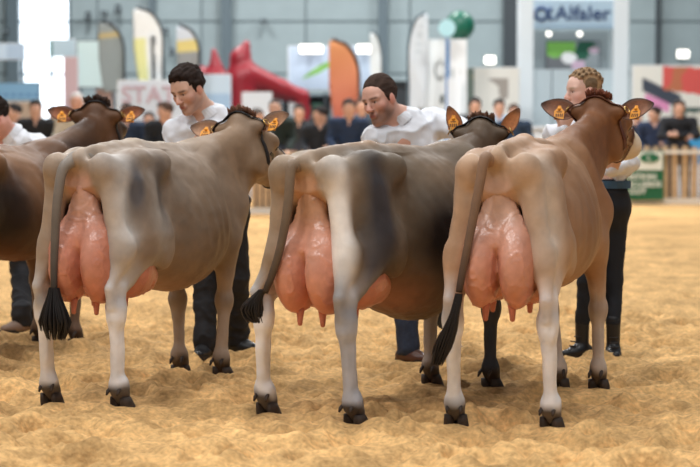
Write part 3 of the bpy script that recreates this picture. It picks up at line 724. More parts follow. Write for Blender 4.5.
    nz = np.clip((hv[:, 0]-.455)/.02, 0, 1)*(np.abs(hv[:, 1]) < .15)*(hv[:, 2] > -.3); C = C*(1-nz[:, None])+lin((50, 42, 40))*nz[:, None]
    C = C*(1+.10*vnoise(V*5.5, seed+3)+.05*vnoise(V*17, seed+4))[:, None]
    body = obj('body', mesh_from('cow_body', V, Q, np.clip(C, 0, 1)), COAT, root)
    for i, (x0, y0) in enumerate(feet):
        yaw = (-.12, .12, -.1, .1)[i]
        h = obj('hoof', HOOF_ME, HOOF, root, (x0, y0, hoofz[i]-.034), (0, 0, -yaw)); h.scale = (1.14, 1.06, 1.0)
    # poll tuft
    b = MB(); rnd = random.Random(seed)
    for _ in range(130):
        a = hp(rnd.uniform(-.035, .035), rnd.uniform(-.055, .055), .0); a = a+hu*(.040-5*(np.dot(a-poll, hl)/hsc)**2)*hsc; t = a+hu*rnd.uniform(.012, .032)*hsc-hf*rnd.uniform(.0, .025)+hl*rnd.uniform(-.012, .012)
        b.tube([a, (a+t)/2+hu*.008, t], [.009, .007, .002], 5)
    tf = b.build('poll_tuft', mat('tuft_'+name+str(seed), ear['tuft'], .8), root, True)
    # eyes
    for s in (1, -1):
        b = MB().sphere(hp(.165, s*.088, -.072), .024); b.build('eye', EYE, root, True)
    # ears with tags
    for s in (1, -1):
        dr = HM@np.array(ear['dir'][0 if s > 0 else 1]); nr = HM@np.array(ear['nrm'][0 if s > 0 else 1])
        base = hp(-.005, s*.098, -.035)
        me, dr, nr, sd = leaf_ear(base, dr, nr, outer=ear['outer'], inner=ear['inner'], rim=ear['rim'], ln=ear.get('len', .19), wd=ear.get('wd', .058))
        eo = obj('ear', me, EARM, root)
        if tagged[0 if s > 0 else 1]:
            c = base+dr*.095+nr*-.012; up = np.array([0, 0, 1.]); up = unit(up-nr*np.dot(up, nr)); rt = np.cross(up, nr)
            out = [(-.026, -.06), (.026, -.06), (.028, -.012), (.012, .006), (.008, .02), (-.008, .02), (-.012, .006), (-.028, -.012)]
            b = MB(); n = len(out); Vv = [c+rt*x+up*z+nr*o for o in (.0, .004) for x, z in out]
            b.add(Vv, [tuple(range(n-1, -1, -1)), tuple(range(n, 2*n))]+[(i, (i+1) % n, (i+1) % n+n, i+n) for i in range(n)])
            tg = b.build('ear_tag', TAGM, eo)
            b = MB()                                              # printed dashes of the number
            for x0, z0, w_, h_ in ((-.018, -.045, .006, .018), (-.007, -.045, .006, .018), (.004, -.045, .006, .018), (.014, -.045, .006, .018), (-.014, -.018, .028, .004)):
                q = [c+rt*(x0+a)+up*(z0+e)+nr*.0046 for a, e in ((0, 0), (w_, 0), (w_, h_), (0, h_))]; q2 = [p+nr*.0006 for p in q]
                b.add(q+q2, [(3, 2, 1, 0), (4, 5, 6, 7), (0, 1, 5, 4), (1, 2, 6, 5), (2, 3, 7, 6), (3, 0, 4, 7)])
            b.build('tag_number', TAGINK, eo)
            MBb = MB().sphere(c+nr*.006, .009); MBb.build('tag_stud', TAGM, eo, True)
    # halter: loops laid on the surface of the head
    def loop(cx, cz, tilt, a0=0, a1=360, n=28, lift=.004):
        pts = []; c = np.array([cx, 0, cz])
        for i in range(n+1):
            a = math.radians(a0+(a1-a0)*i/n); d = np.array([tilt*math.sin(a), math.cos(a), math.sin(a)]); d = unit(d)
            r = np.arange(.02, .34, .004); vals = f.sample(np.array([poll+HM@(c*hsc+d*q) for q in r]))
            j = np.argmax(vals > 0) if (vals > 0).any() else 12
            pts.append(poll+HM@(c*hsc+d*(min(r[j], .19)+lift)))
        return pts
    def strap(pts, w, t=.004):
        V = []; Fc = []; n = len(pts)
        for i, p in enumerate(pts):
            tg = unit(pts[min(i+1, n-1)]-pts[max(i-1, 0)]); out = p-(poll+HM@np.array([np.dot(p-poll, hf), 0, -.09])); out = unit(out-tg*np.dot(out, tg)); sd = np.cross(tg, out)
            for a, e in ((-w, 0), (w, 0), (w, t), (-w, t)): V.append(p+sd*a+out*e)
        for i in range(n-1):
            for k in range(4): a = i*4+k; b_ = i*4+(k+1) % 4; Fc.append((a, b_, b_+4, a+4))
        Fc += [(3, 2, 1, 0), tuple(range((n-1)*4, n*4))]
        return V, Fc
    sm = STRAPN if straps == 'brown' else STRAPB
    hroot = None
    crown = loop(.025, -.09, -.6); nose = loop(.31, -.11, .0)
    b = MB(); b.add(*strap(crown, .0115)); b.add(*strap(nose, .010))
    for s in (1, -1):
        pts = []
        for t in np.linspace(0, 1, 10):
            x = .09+.22*t; r = np.arange(.02, .3, .004); vals = f.sample(np.array([hp(x, s*q, -.13) for q in r])); j = np.argmax(vals > 0)
            pts.append(hp(x, s*(min(r[j], .15)+.003), -.13))
        b.add(*strap(pts, .009))
    hroot = b.build('halter', sm, root)
    for s in (1, -1):
        p = crown[2 if s > 0 else 12]; out = unit(p-hp(.025, 0, -.09)); t1 = unit(np.cross(out, hf)); t2 = np.cross(out, t1)
        ring = [p+out*.008+.02*(math.cos(a)*t1+math.sin(a)*t2) for a in np.linspace(0, 2*math.pi, 15)]
        MB().tube(ring, .0038, 6).build('buckle', BRASS, hroot, True)
    # udder
    uz, uw, ux = udder.get('z', 0), udder.get('w', 1), udder.get('x', 0)
    U = Field((-.34, -.36, .36), (.75, .36, 1.12), .0085)
    for s in (1, -1):
        U.ell((-.03+ux, Y(s, .083*uw), .70+uz), (.155, .086*uw, .195), .005)
        U.cap((-.05+ux, Y(s, .050), .83+uz), (-.035+ux, Y(s, .03), 1.0+uz*.5), .072, .036, .06)
    for s in (1, -1):
        U.ell((.19+ux, Y(s, .095), .655+uz), (.17, .115, .135), .03)
        U.cap((.20, Y(s, .115), .65+uz), (.33, Y(s, .12), .60+uz*.5), .10, .065, .08)
    U.cap((-.02+ux, hs, .95+uz), (-.065, hs, 1.06), .055, .03, .05)
    uV, uQ = U.extract(2); uN = normals(uV, uQ)
    v1 = vnoise(uV*np.array([9, 11, 6.]), seed+11)+.35*vnoise(uV*24, seed+12)
    v2 = vnoise(uV*np.array([13, 13, 8.])+7.3, seed+13)+.3*vnoise(uV*30, seed+14)
    vein = np.exp(-(v1/.05)**2)*.005+np.exp(-(v2/.05)**2)*.003
    uV = uV+uN*(vein+.0022*vnoise(uV*11, seed+15))[:, None]
    uC = paint(uV, udder['col'], [((-.05, hs, 1.0), (.14, .2, .13), udder['top'], .9), ((-.15, hs-.07, .80+uz), (.10, .07, .12), udder['lite'], .55),
                                  ((-.15, hs+.07, .80+uz), (.10, .07, .12), udder['lite'], .35), ((0, hs, .55+uz), (.3, .3, .06), udder['low'], .6)])
    uC = uC*(1+.07*vnoise(uV*12, seed+16)+.05*np.sign(vein-.0012)*(vein > .0012))[:, None]
    ud = obj('udder', mesh_from('udder', uV, uQ, np.clip(uC, 0, 1)), UDDER, root)
    tm = mat('teat_skin', (190, 112, 92), .4, noise=.12, nscale=40)
    for tx, ty in ((-.05, .06), (-.05, -.06), (.20, .085), (.20, -.085)):
        z0 = .70-.195 if tx < 0 else .655-.135
        z0 += uz; ln = .054
        MB().tube([(tx+ux, Y(1, ty), z0+.04), (tx+ux, Y(1, ty), z0+.005), (tx+ux, Y(1, ty*1.02), z0-ln*.5), (tx+ux, Y(1, ty*1.02), z0-ln*.9), (tx+ux, Y(1, ty*1.02), z0-ln)],
                  [.024, .018, .0135, .011, .005], 10).build('teat', tm, ud, True)
    # vulva fold
    F2 = Field((-.22, hs-.1, .92), (.0, hs+.1, 1.22), .006)
    for s in (1, -1): F2.cap((-.072, Y(s, .013), 1.11), (-.080, Y(s, .009), 1.04), .017, .014, .008)
    F2.ell((-.08, hs, 1.16), (.02, .024, .018), .02)
    v_, q_ = F2.extract(1)
    obj('vulva', mesh_from('vulva', v_, q_, paint(v_, udder['top'], [((-.1, hs, 1.17), (.04, .04, .025), (70, 45, 42), .8)])), UDDER, root)
    # tail
    tp = [np.array([.05, hs, 1.225+dz]), np.array([-.06, hs+.012, 1.247+dz]), np.array([-.125, hs+.03, 1.222+dz])]+[onplane(px, py, c) for px, py, c in tail['path']]
    cp = catmull(tp, 7); n = len(cp); rr = [np.interp(i/n, [0, .2, .45, 1], [.036, .036, .024, .015]) for i in range(n)]
    b = MB().tube(cp, rr, 10); me = b.mesh('tail', True)
    co = np.array(b.v); tt = np.clip(np.repeat(np.arange(n)/n, 10)[:, None]*1.25-.25, 0, 1)
    cc = lin(tail['top'])*(1-tt)+lin(tail['mid'])*tt
    at = me.color_attributes.new('Col', 'FLOAT_COLOR', 'POINT'); c4 = np.ones((len(co), 4), np.float32); c4[:, :3] = cc; at.data.foreach_set('color', c4.ravel())
    tl = obj('tail', me, COAT, root)
    sp = [onplane(px, py, c) for px, py, c in switch['path']]; spread = switch['spread']
    b = MB(); rnd = random.Random(seed*7+1)
    for q in range(switch.get('n', 170)):
        a = rnd.uniform(0, 2*math.pi); rad = math.sqrt(rnd.random()); e = rnd.uniform(.62, 1.0); st_ = rnd.uniform(0, .35)
        off = np.array([math.cos(a)*rad*.55, math.sin(a)*rad, 0]); pts = []
        full = catmull(sp, 5); m = len(full)
        wob = np.array([rnd.uniform(-1, 1), rnd.uniform(-1, 1), rnd.uniform(-.4, .4)])*.012
        for i in range(0, m, 2):
            t = i/(m-1)
            if t < st_*.5 or t > e: continue
            wdt = np.interp(t, [0, .3, .65, .9, 1], [.012, .42*spread, spread, spread*.72, spread*.3])
            pts.append(full[i]+off*wdt+wob*t*math.sin(3*t+a))
        if len(pts) > 2: b.tube(pts, [.0048]*(len(pts)-1)+[.0012], 4, cap=False)
    sw = b.build('tail_switch', TAILHAIR, tl, True); sw['kind'] = 'stuff'
    return root

EAR_OUT = dict(dir=[(-.10, .95, .22), (-.10, -.95, .22)], nrm=[(-.75, .25, .25), (-.75, -.25, .25)])

# third from left, seen most from behind (right of the group)
TH = {'c1': 20.5, 'c2': 31.0, 'c3': 17.5, 'c0': 22.0}
def hdir(cow_deg, world_yaw, pitch):     # world yaw measured like the cow's heading; returns cow axes
    a = math.radians(cow_deg-world_yaw); p = math.radians(pitch); return (math.cos(a)*math.cos(p), math.sin(a)*math.cos(p), math.sin(p))

make_cow('show_cow', 'pale fawn cow seen from behind at the right, in front of the woman', (.6885-.012, 8.44+.008), TH['c3'],
    [(456, 425), (552, 428), (559, 388), (599, 389)], (598, 105, 10.2), hdir(TH['c3'], 25, -9),
    ((176, 135, 102), [((-.05, 0, 1.1), (.12, .2, .3), (206, 178, 152), .8), ((.0, -.20, .88), (.12, .12, .35), (220, 202, 186), .9), ((.02, .20, .88), (.12, .12, .35), (206, 172, 144), .8), ((.22, -.25, 1.02), (.10, .12, .18), (168, 140, 120), .6, True),
      ((.45, -.3, .9), (.14, .15, .25), (150, 117, 95), .8, True), ((.8, -.3, .9), (.25, .2, .3), (148, 112, 86), .8, True), ((.6, 0, .53), (.4, .3, .10), (196, 160, 136), .7),
      ((1.42, 0, 1.18), (.24, .4, .42), (140, 94, 60), 1.0), ((1.75, 0, 1.3), (.3, .4, .4), (128, 84, 54), 1.0), ((.3, 0, 1.3), (.5, .12, .05), (176, 140, 110), .6),
      ((-.08, .13, 1.14), (.06, .06, .10), (222, 196, 172), .6, True), ((.30, -.22, .74), (.09, .1, .12), (198, 168, 146), .6, True)]),
    [((0, 0, 0), (238, 236, 236), (110, 98, 94)), ((0, 0, 0), (238, 236, 238), (112, 104, 102)), ((0, 0, 0), (196, 182, 172), (110, 98, 92)), ((0, 0, 0), (206, 190, 176), (110, 96, 90))],
    dict(path=[(485, 158, -.175), (480, 182, -.185), (471, 230, -.19), (463, 270, -.19), (459, 292, -.19)], top=(172, 138, 112), mid=(50, 40, 38)),
    dict(col=(202, 138, 114), top=(204, 164, 142), lite=(222, 170, 150), low=(200, 130, 110), z=.035, w=.98),
    'brown', dict(EAR_OUT, head=(124, 82, 52), tuft=(112, 58, 34), outer=(120, 82, 56), inner=(158, 112, 88), rim=(52, 34, 28), wd=.060, len=.20),
    dict(path=[(461, 284, -.19), (456, 308, -.20), (450, 330, -.20), (442, 352, -.20), (434, 374, -.20)], spread=.042, n=170), seed=3, wid=.82, hsc=1.22, dz=-.02)

make_cow('show_cow', 'dark grey cow in the middle, in front of the bearded man', (-.15, 8.65), TH['c2'],
    [(268, 413), (356, 425), (432, 384), (492, 388)], (481, 128, 10.15), hdir(TH['c2'], 8, -25),
    ((120, 105, 88), [((-.06, 0, 1.1), (.10, .2, .3), (206, 178, 150), .7), ((-.10, -.17, .86), (.055, .10, .38), (244, 238, 232), 1.0), ((.02, .20, .9), (.16, .12, .45), (196, 174, 152), .8),
      ((.15, -.25, .96), (.115, .16, .34), (66, 65, 70), 1.0), ((.10, -.24, .66), (.09, .1, .18), (82, 82, 88), .95), ((.40, -.22, 1.2), (.12, .10, .06), (112, 98, 82), .6), ((.44, -.3, 1.08), (.05, .1, .12), (146, 126, 100), .6),
      ((.52, -.3, .95), (.12, .2, .22), (104, 90, 74), .7, True), ((.74, -.3, .77), (.22, .3, .27), (28, 24, 24), 1.0), ((1.05, -.3, .85), (.25, .3, .3), (40, 34, 32), 1.0), ((1.12, .3, .78), (.20, .25, .26), (60, 50, 44), .9), ((.42, -.1, .48), (.28, .3, .15), (168, 118, 96), .85),
      ((.9, -.2, 1.15), (.25, .2, .10), (132, 110, 88), .7, True), ((.5, 0, 1.31), (.9, .10, .05), (176, 138, 104), .8), ((-.08, 0, 1.28), (.2, .1, .1), (150, 132, 116), .5), ((1.6, 0, 1.2), (.3, .3, .3), (92, 74, 58), .9),
      ((1.28, -.2, .6), (.12, .2, .2), (44, 42, 46), .9)]),
    [((0, 0, 0), (238, 238, 240), (96, 97, 104)), ((0, 0, 0), (176, 177, 184), (52, 53, 60)), ((0, 0, 0), (176, 164, 156), (90, 84, 82)), ((0, 0, 0), (58, 60, 66), (36, 37, 42))],
    dict(path=[(291, 168, -.17), (288, 205, -.19), (281, 245, -.20), (272, 275, -.20), (265, 292, -.20)], top=(150, 128, 106), mid=(48, 42, 40)),
    dict(col=(204, 136, 112), top=(192, 142, 108), lite=(220, 166, 144), low=(204, 126, 104), z=-.01, w=1.02),
    'black', dict(EAR_OUT, head=(92, 74, 56), tuft=(96, 62, 42), outer=(150, 100, 62), inner=(190, 120, 70), rim=(80, 50, 34), dir=[(-.15, .36, .93), (-.15, -.50, .82)], len=.17, wd=.042),
    dict(path=[(267, 286, -.20), (257, 297, -.20), (252, 310, -.20), (258, 326, -.20)], spread=.058, n=230), seed=5, tagged=(1, 0), bdrop=.17, dz=-.05, wid=.94)

make_cow('show_cow', 'greyish fawn cow second from the left, in front of the dark-haired man', (-1.268+.02, 9.085), TH['c1'],
    [(52, 403), (122, 407), (181, 374), (223, 376)], (241, 122, 10.45), hdir(TH['c1'], 26, -20),
    ((150, 130, 112), [((-.06, 0, 1.1), (.10, .2, .3), (200, 178, 158), .6), ((-.03, -.19, .88), (.08, .10, .42), (222, 216, 210), .9), ((.04, .20, .85), (.16, .12, .42), (196, 174, 152), .8), ((-.06, -.13, 1.17), (.09, .08, .1), (172, 164, 158), .7),
      ((.05, -.21, 1.05), (.06, .1, .13), (100, 98, 102), 1.0), ((.24, -.25, .90), (.10, .12, .28), (172, 162, 152), .7), ((.31, -.27, 1.05), (.07, .14, .18), (108, 98, 92), .9), ((.55, -.3, .95), (.1, .15, .25), (130, 113, 98), .6),
      ((.80, -.3, 1.0), (.25, .2, .25), (142, 121, 101), .7, True), ((.95, -.3, .75), (.25, .2, .25), (126, 102, 80), .8, True), ((.6, 0, .50), (.4, .3, .10), (160, 122, 98), .8), ((.6, 0, 1.31), (.8, .14, .06), (180, 160, 138), .7),
      ((1.3, -.15, 1.1), (.2, .2, .3), (140, 112, 86), .6), ((1.6, 0, 1.2), (.3, .3, .35), (146, 116, 88), .8)]),
    [((0, 0, 0), (226, 222, 220), (96, 92, 90)), ((0, 0, 0), (236, 236, 240), (98, 99, 106)), ((0, 0, 0), (176, 158, 142), (96, 84, 76)), ((0, 0, 0), (176, 156, 138), (92, 78, 70))],
    dict(path=[(62, 172, -.17), (57, 205, -.19), (55, 240, -.19), (54, 268, -.19), (54, 290, -.19)], top=(150, 140, 130), mid=(46, 42, 42)),
    dict(col=(192, 122, 98), top=(196, 150, 130), lite=(220, 160, 140), low=(190, 116, 98), z=.0, w=1.02),
    'black', dict(EAR_OUT, head=(152, 124, 96), tuft=(104, 66, 46), outer=(150, 122, 96), inner=(176, 134, 104), rim=(82, 58, 44), wd=.064, roll=-.12),
    dict(path=[(54, 280, -.19), (54, 300, -.19), (55, 322, -.19), (55, 344, -.19)], spread=.085, n=320), seed=7, wid=.93, bdrop=.06, hsc=1.22, dz=-.04)

make_cow('show_cow', 'dark brown cow at the far left edge, its head raised', (-2.32, 10.42), TH['c0'],
    [(-75, 378), (-38, 380), (41, 344), (77, 347)], (97, 110, 12.15), hdir(TH['c0'], 6, -16),
    ((112, 78, 54), [((.42, -.3, .85), (.30, .3, .27), (40, 29, 25), 1.0), ((.95, -.3, .85), (.30, .3, .33), (58, 42, 34), 1.0), ((.55, -.2, 1.2), (.5, .25, .08), (146, 106, 72), .7), ((.72, -.3, 1.05), (.10, .2, .2), (132, 94, 64), .7), ((.5, 0, .53), (.5, .3, .08), (116, 70, 44), .8),
      ((1.5, 0, 1.2), (.35, .3, .4), (66, 46, 36), 1.0), ((.8, 0, 1.3), (.8, .12, .05), (150, 110, 76), .6)]),
    [((0, 0, 0), (150, 130, 116), (90, 76, 68)), ((0, 0, 0), (150, 130, 116), (90, 76, 68)), ((0, 0, 0), (138, 112, 92), (78, 62, 52)), ((0, 0, 0), (120, 96, 80), (64, 50, 44))],
    dict(path=[(-62, 190, -.17), (-64, 240, -.19), (-66, 275, -.19)], top=(120, 84, 58), mid=(50, 40, 36)),
    dict(col=(196, 122, 98), top=(180, 122, 96), lite=(206, 140, 118), low=(180, 104, 84), z=.03, w=1.0),
    'black', dict(EAR_OUT, head=(58, 42, 34), tuft=(58, 38, 28), outer=(66, 44, 34), inner=(150, 92, 62), rim=(44, 30, 24)),
    dict(path=[(-66, 268, -.19), (-66, 290, -.19), (-66, 315, -.19)], spread=.05, n=60), seed=9, hsc=1.35, dz=-.07)
# ------------------------------------------------------------------ people
SKIN = mat('skin', 'vc', .5, noise=.04, nscale=30, spec=.4)
EYEW = mat('eye_white', (190, 178, 170), .3); EYED = mat('iris', (52, 36, 26), .2)
SHIRTW = mat('white_cotton', (226, 228, 234), .75, bump=.15, bscale=25)
BLACKCL = mat('black_cloth', (24, 24, 29), .8, noise=.15, nscale=30, bump=.2, bscale=40)
JEANS = mat('dark_denim', (36, 46, 66), .8, noise=.2, nscale=50, bump=.2, bscale=80)
SHOEB = mat('black_shoe_leather', (26, 25, 27), .4, bump=.1); SHOEBR = mat('brown_shoe_leather', (84, 50, 36), .4, bump=.1)
SHOET = mat('tan_shoe_leather', (120, 96, 80), .6, bump=.1)
SOLE = mat('shoe_sole', (40, 34, 30), .7)
BELTM = mat('blue_belt', (52, 84, 110), .5)

def frame(fwd, roll=0.0):
    f = unit(fwd); l = unit(np.cross([0, 0, 1.], f)); u = np.cross(f, l)
    l, u = l*math.cos(roll)+u*math.sin(roll), u*math.cos(roll)-l*math.sin(roll)
    return np.stack([f, l, u], 1)

def sculpt_head(f, c, M, s=1.0, fem=False, detail=True):
    P = lambda x, y, z: c+M@(np.array([x, y, z])*s)
    f.ell(P(-.018, 0, .035), (.100*s, .076*s, .090*s), .02, M)
    f.ell(P(.030, 0, -.040), (.060*s, .058*s, .085*s), .04, M)
    f.ell(P(.045, 0, .035), (.045*s, .060*s, .05*s), .03, M)
    jw = .8 if fem else 1.0
    for q in (1, -1):
        f.cap(P(-.005, q*.052*jw, -.055), P(.065, q*.018, -.108), .022*s, .018*s, .03)
        f.ell(P(.058, q*.045, -.028), (.024*s, .022*s, .022*s), .03, M)
        f.ell(P(-.008, q*.077, -.012), (.022*s, .009*s, .032*s), .008, M)
        if detail:
            f.cap(P(.086, q*.014, .020), P(.072, q*.052, .020), .0095*s, .008*s, .018)
            f.ell(P(.094, q*.031, .001), (.016*s, .017*s, .011*s), .012, M, sub=True)
            f.ell(P(.0765, q*.031, .0085), (.0135*s, .018*s, .0075*s), .006, M); f.ell(P(.0755, q*.031, -.0095), (.012*s, .016*s, .005*s), .006, M)
            f.ell(P(.104, q*.013, -.038), (.011*s, .008*s, .008*s), .008, M)
    f.ell(P(.073, 0, -.108), (.020*s, .020*s, .017*s), .025, M)
    f.cap(P(.086, 0, .012), P(.115, 0, -.034), .0085*s, .0125*s, .014)
    if detail:
        f.cap(P(.090, -.018, -.066), P(.090, .018, -.066), .0075*s, None, .012); f.cap(P(.089, -.015, -.078), P(.089, .015, -.078), .0085*s, None, .010)
        f.cap(P(.102, -.02, -.0722), P(.102, .02, -.0722), .0035*s, None, .004, sub=True)
    return P

def hand(f, w, d, nrm, L=1.0, curl=.5):
    d = unit(d); nrm = unit(np.asarray(nrm, float)-d*np.dot(nrm, d)); sd = np.cross(d, nrm)
    f.cap(w, w+d*.085*L, .034*L, .038*L, .02, flat=(nrm, .42))
    for i, (o, ln) in enumerate(((-.030, .068), (-.010, .080), (.010, .075), (.029, .058))):
        b = w+d*.088*L+sd*o*L; d1 = unit(d+nrm*curl*.6); d2 = unit(d+nrm*curl*2.0); m = b+d1*ln*.5*L
        f.cap(b, m, .0095*L, .009*L, .006); f.cap(m, m+d2*ln*.5*L, .009*L, .0078*L, .004)
    b = w+d*.03*L-sd*.03*L; m = b+unit(d*.7-sd*.8+nrm*.3)*.045*L; f.cap(b, m, .013*L, .0105*L, .012); f.cap(m, m+unit(d*.9-sd*.2+nrm*.5)*.032*L, .0105*L, .008*L, .004)

def wrinkle(V, Q, amp, seed, sc=(7, 7, 12)):
    N = normals(V, Q); n = vnoise(V*np.array(sc)+vnoise(V*5, seed+9)[:, None]*1.2, seed)
    fold = (1-np.abs(n))**3-.4
    return V+N*(amp*fold+amp*.4*vnoise(V*25, seed+2))[:, None]

def person(name, label, origin, J, skin=(222, 176, 154), top=None, bottom=None, shoes=None, hair=(46, 32, 26), hairfn='short', beard=None, fem=False,
           vox=.005, group=None, cat='person', scale_head=1.0, topname='shirt', seed=1, detail=True, belt=None, scarf=False, skinmat=None, hairmat=None, root=None, boots=False, vneck=True, hem=None):
    org = np.array([origin[0], origin[1], 0.0])
    if root is None:
        root = empty(name, org); tag(root, label, cat, group)
    J = {k: (np.asarray(v, float)-org if k not in ('face', 'front', 'hdl', 'hdr', 'roll', 'toel', 'toer') else v) for k, v in J.items()}
    M = frame(J['face'], J.get('roll', 0.0)); hc = J['head']; fr = unit(J['front']); s = scale_head
    sd_ = unit(np.cross([0, 0, 1.], fr))
    pts = [hc+.17, hc-.17, J['shl']+.1, J['shr']-.1, J['pel']-.12, J['pel']+.12]+[J[k]+q for k in ('ell', 'elr', 'wrl', 'wrr') for q in (.14, -.14)]
    lo = np.min(pts, 0); hi = np.max(pts, 0)
    f = Field(lo, hi, vox)
    sculpt_head(f, hc, M, s, fem, detail)
    nb = J['neck']; nr = .045 if fem else .056
    f.cap(hc+M@np.array([-.035, 0, -.06])*s, nb, nr, nr*1.15, .04); f.cap(hc+M@np.array([-.01, 0, -.09])*s, nb+fr*.03, nr*.6, nr*.7, .04)
    ch = nb*.72+J['pel']*.28; up_ = unit(hc-nb)
    f.cap(J['shl']+[0, 0, -.015], nb, .05, .05, .06); f.cap(J['shr']+[0, 0, -.015], nb, .05, .05, .06)
    f.cap(nb-up_*.02+fr*.01, ch+up_*.05+fr*.005, .058, .085, .05, flat=(fr, .75))
    f.cap(ch, J['pel'], .125, .11, .06, flat=(fr, .65)); f.cap(J['shl']*.6+J['shr']*.4-[0, 0, .06], J['shr']*.6+J['shl']*.4-[0, 0, .06], .085, None, .05)
    for a, b, c, h in (('shl', 'ell', 'wrl', 'hdl'), ('shr', 'elr', 'wrr', 'hdr')):
        k = .85 if fem else 1
        f.cap(J[a], J[b], .047*k, .037*k, .04); f.cap(J[b], J[c], .038*k, .026*k, .03)
        hd = J.get(h); d = unit(J[c]-J[b])
        hand(f, J[c], hd[0] if hd else d, hd[1] if hd else fr, .9 if fem else 1.0, hd[2] if hd else .5)
    V, Q = f.extract(1)
    hv = (V-hc)@M/s
    C = np.tile(lin(skin), (len(V), 1))
    def blob(c, r, col, st, mir=False):
        nonlocal C
        for sg in ((1, -1) if mir else (1,)):
            q = (((hv-np.array(c)*[1, sg, 1])/np.array(r))**2).sum(1); w = np.clip(st*1.3*np.exp(-q), 0, 1)[:, None]; C = C*(1-w)+lin(col)*w
    sk = np.array(skin, float); red = np.clip(sk*[1.0, .80, .78], 0, 255)
    blob((.06, .05, -.035), (.03, .03, .03), red, .5, True); blob((.115, 0, -.035), (.02, .02, .02), red, .5); blob((0, .085, -.012), (.03, .02, .04), red, .6, True)
    blob((.095, 0, -.072), (.015, .022, .009), (176, 92, 88), .8)
    blob((.085, .03, .003), (.02, .018, .011), np.array(skin)*.72, .6, True)
    for yy in (.018, .03, .044): blob((.088-yy*.25, yy, .021), (.02, .011, .0055), hair, .85, True)
    if beard:
        blob((.06, .0, -.10), (.06, .05, .03), beard, .95); blob((.035, .055, -.075), (.045, .03, .045), beard, .8, True); blob((.10, 0, -.055), (.02, .03, .007), beard, .8); blob((.09, .035, -.08), (.02, .014, .02), beard, .8, True)
        blob((.095, 0, -.074), (.012, .018, .007), (170, 100, 92), .8)
    C = C*(1+.05*vnoise(V*30, seed))[:, None]
    obj('body', mesh_from(name+'_body', V, Q, np.clip(C, 0, 1)), skinmat or SKIN, root)
    PH = lambda x, y, z: hc+M@(np.array([x, y, z])*s)
    if detail:
        for q in (1, -1):
            e = MB().sphere(PH(.072, q*.031, .0), .0135*s, 14, 10).build('eye', EYEW, root, True)
            MB().sphere(PH(.0795, q*.031-.0005, -.001), .0075*s, 10, 8).build('iris', EYED, e, True)
    # hair
    h = Field(hc-.2, hc+.2, .0055 if detail else .009)
    if hairfn in ('short', 'crop'):
        t = .013 if hairfn == 'short' else .008
        h.ell(PH(-.020, 0, .040), np.array([.099+t*.8, .074+t, .088+t])*s, .01, M)
        if hairfn == 'short': h.ell(PH(.045, .0, .105), (.045*s, .05*s, .025*s), .03, M)
        h.ell(PH(.125, 0, -.045), (.105*s, .125*s, .138*s), .012, M, sub=True); h.ell(PH(-.0, 0, -.115), (.14*s, .13*s, .09*s), .02, M, sub=True)
        for q in (1, -1): h.cap(PH(.012, q*.072, .02), PH(.010, q*.072, -.015), .008*s, .005*s, .01)
    elif hairfn == 'braids':
        h.ell(PH(-.022, 0, .040), np.array([.102, .080, .092])*s, .01, M); h.ell(PH(.13, 0, -.04), (.10*s, .12*s, .118*s), .012, M, sub=True); h.ell(PH(0, 0, -.12), (.15*s, .14*s, .085*s), .02, M, sub=True)
        for row in (-.062, -.038, -.013, .013, .038, .062):       # plaits running from the hairline to the nape
            for i in range(13):
                a = -.55+2.35*i/12; x = -.018-.104*math.sin(a-.35); z = .038+.096*math.cos(a-.35)*math.sqrt(max(0, 1-(row/.085)**2)); x = -.018+(x+.018)*math.sqrt(max(0, 1-(row/.1)**2))
                sw = .006*(1 if i % 2 else -1); h.ell(PH(x, row+sw, z), .0115*s, .004)
        h.ell(PH(-.105, 0, -.045), (.035*s, .045*s, .035*s), .02, M)
    elif hairfn == 'long':
        h.ell(PH(-.022, 0, .038), np.array([.112, .088, .098])*s, .02, M); h.cap(PH(-.05, .05, -.02), PH(-.04, .06, -.15), .045, .04, .03); h.cap(PH(-.05, -.05, -.02), PH(-.04, -.06, -.15), .045, .04, .03)
        h.ell(PH(.11, 0, -.05), (.10*s, .07*s, .115*s), .02, M, sub=True)
    elif hairfn == 'cap':
        h.ell(PH(-.018, 0, .05), np.array([.108, .084, .085])*s, .01, M); h.ell(PH(0, 0, -.06), (.2*s, .2*s, .08*s), .01, M, sub=True); h.ell(PH(.10, 0, .045), (.07*s, .065*s, .009*s), .012, M)
    hV, hQ = h.extract(1); hN = normals(hV, hQ); hl_ = (hV-hc)@M
    strand = vnoise(hl_*np.array([30, 90, 60.]), seed+3)
    if hairfn != 'cap': hV = hV+hN*((.009 if hairfn == 'short' else .003)*strand+(.007*vnoise(hl_*28, seed+4) if hairfn == 'short' else 0))[:, None]
    hC = np.tile(lin(hair), (len(hV), 1))*(1+.35*vnoise(hl_*np.array([40, 120, 80.]), seed+5))[:, None]
    if hairfn == 'braids':
        g = np.abs(np.mod((hl_[:, 1]/s+.0255), .0255)-.0125) > .009; hC[g] *= .45
    obj('cap' if hairfn == 'cap' else 'hair', mesh_from('hair', hV, hQ, np.clip(hC, 0, 1)), hairmat or mat('hair_strands', 'vc', .8, bump=.5, bscale=90, spec=.2), root)
    # top
    hipc = (J['hil']+J['hir'])/2
    bz = hem if hem is not None else .0
    c = Field(lo-.06, hi+.06, max(.0075, vox*1.3)); sl = J.get('sleeve', 1.0); k = .86 if fem else 1.0
    top0 = ch+[0, 0, .02]
    c.cap(top0, J['pel']+(top0-J['pel'])*.02+[0, 0, bz], .165*k, .150*k if not fem else .118, .05, flat=(fr, .66))
    c.cap(J['shl']+[0, 0, -.035], J['shr']+[0, 0, -.035], .072*k, None, .06); c.cap(J['shl']+[0, 0, -.01], nb+[0, 0, -.01], .058*k, .062*k, .05); c.cap(J['shr']+[0, 0, -.01], nb+[0, 0, -.01], .058*k, .062*k, .05)
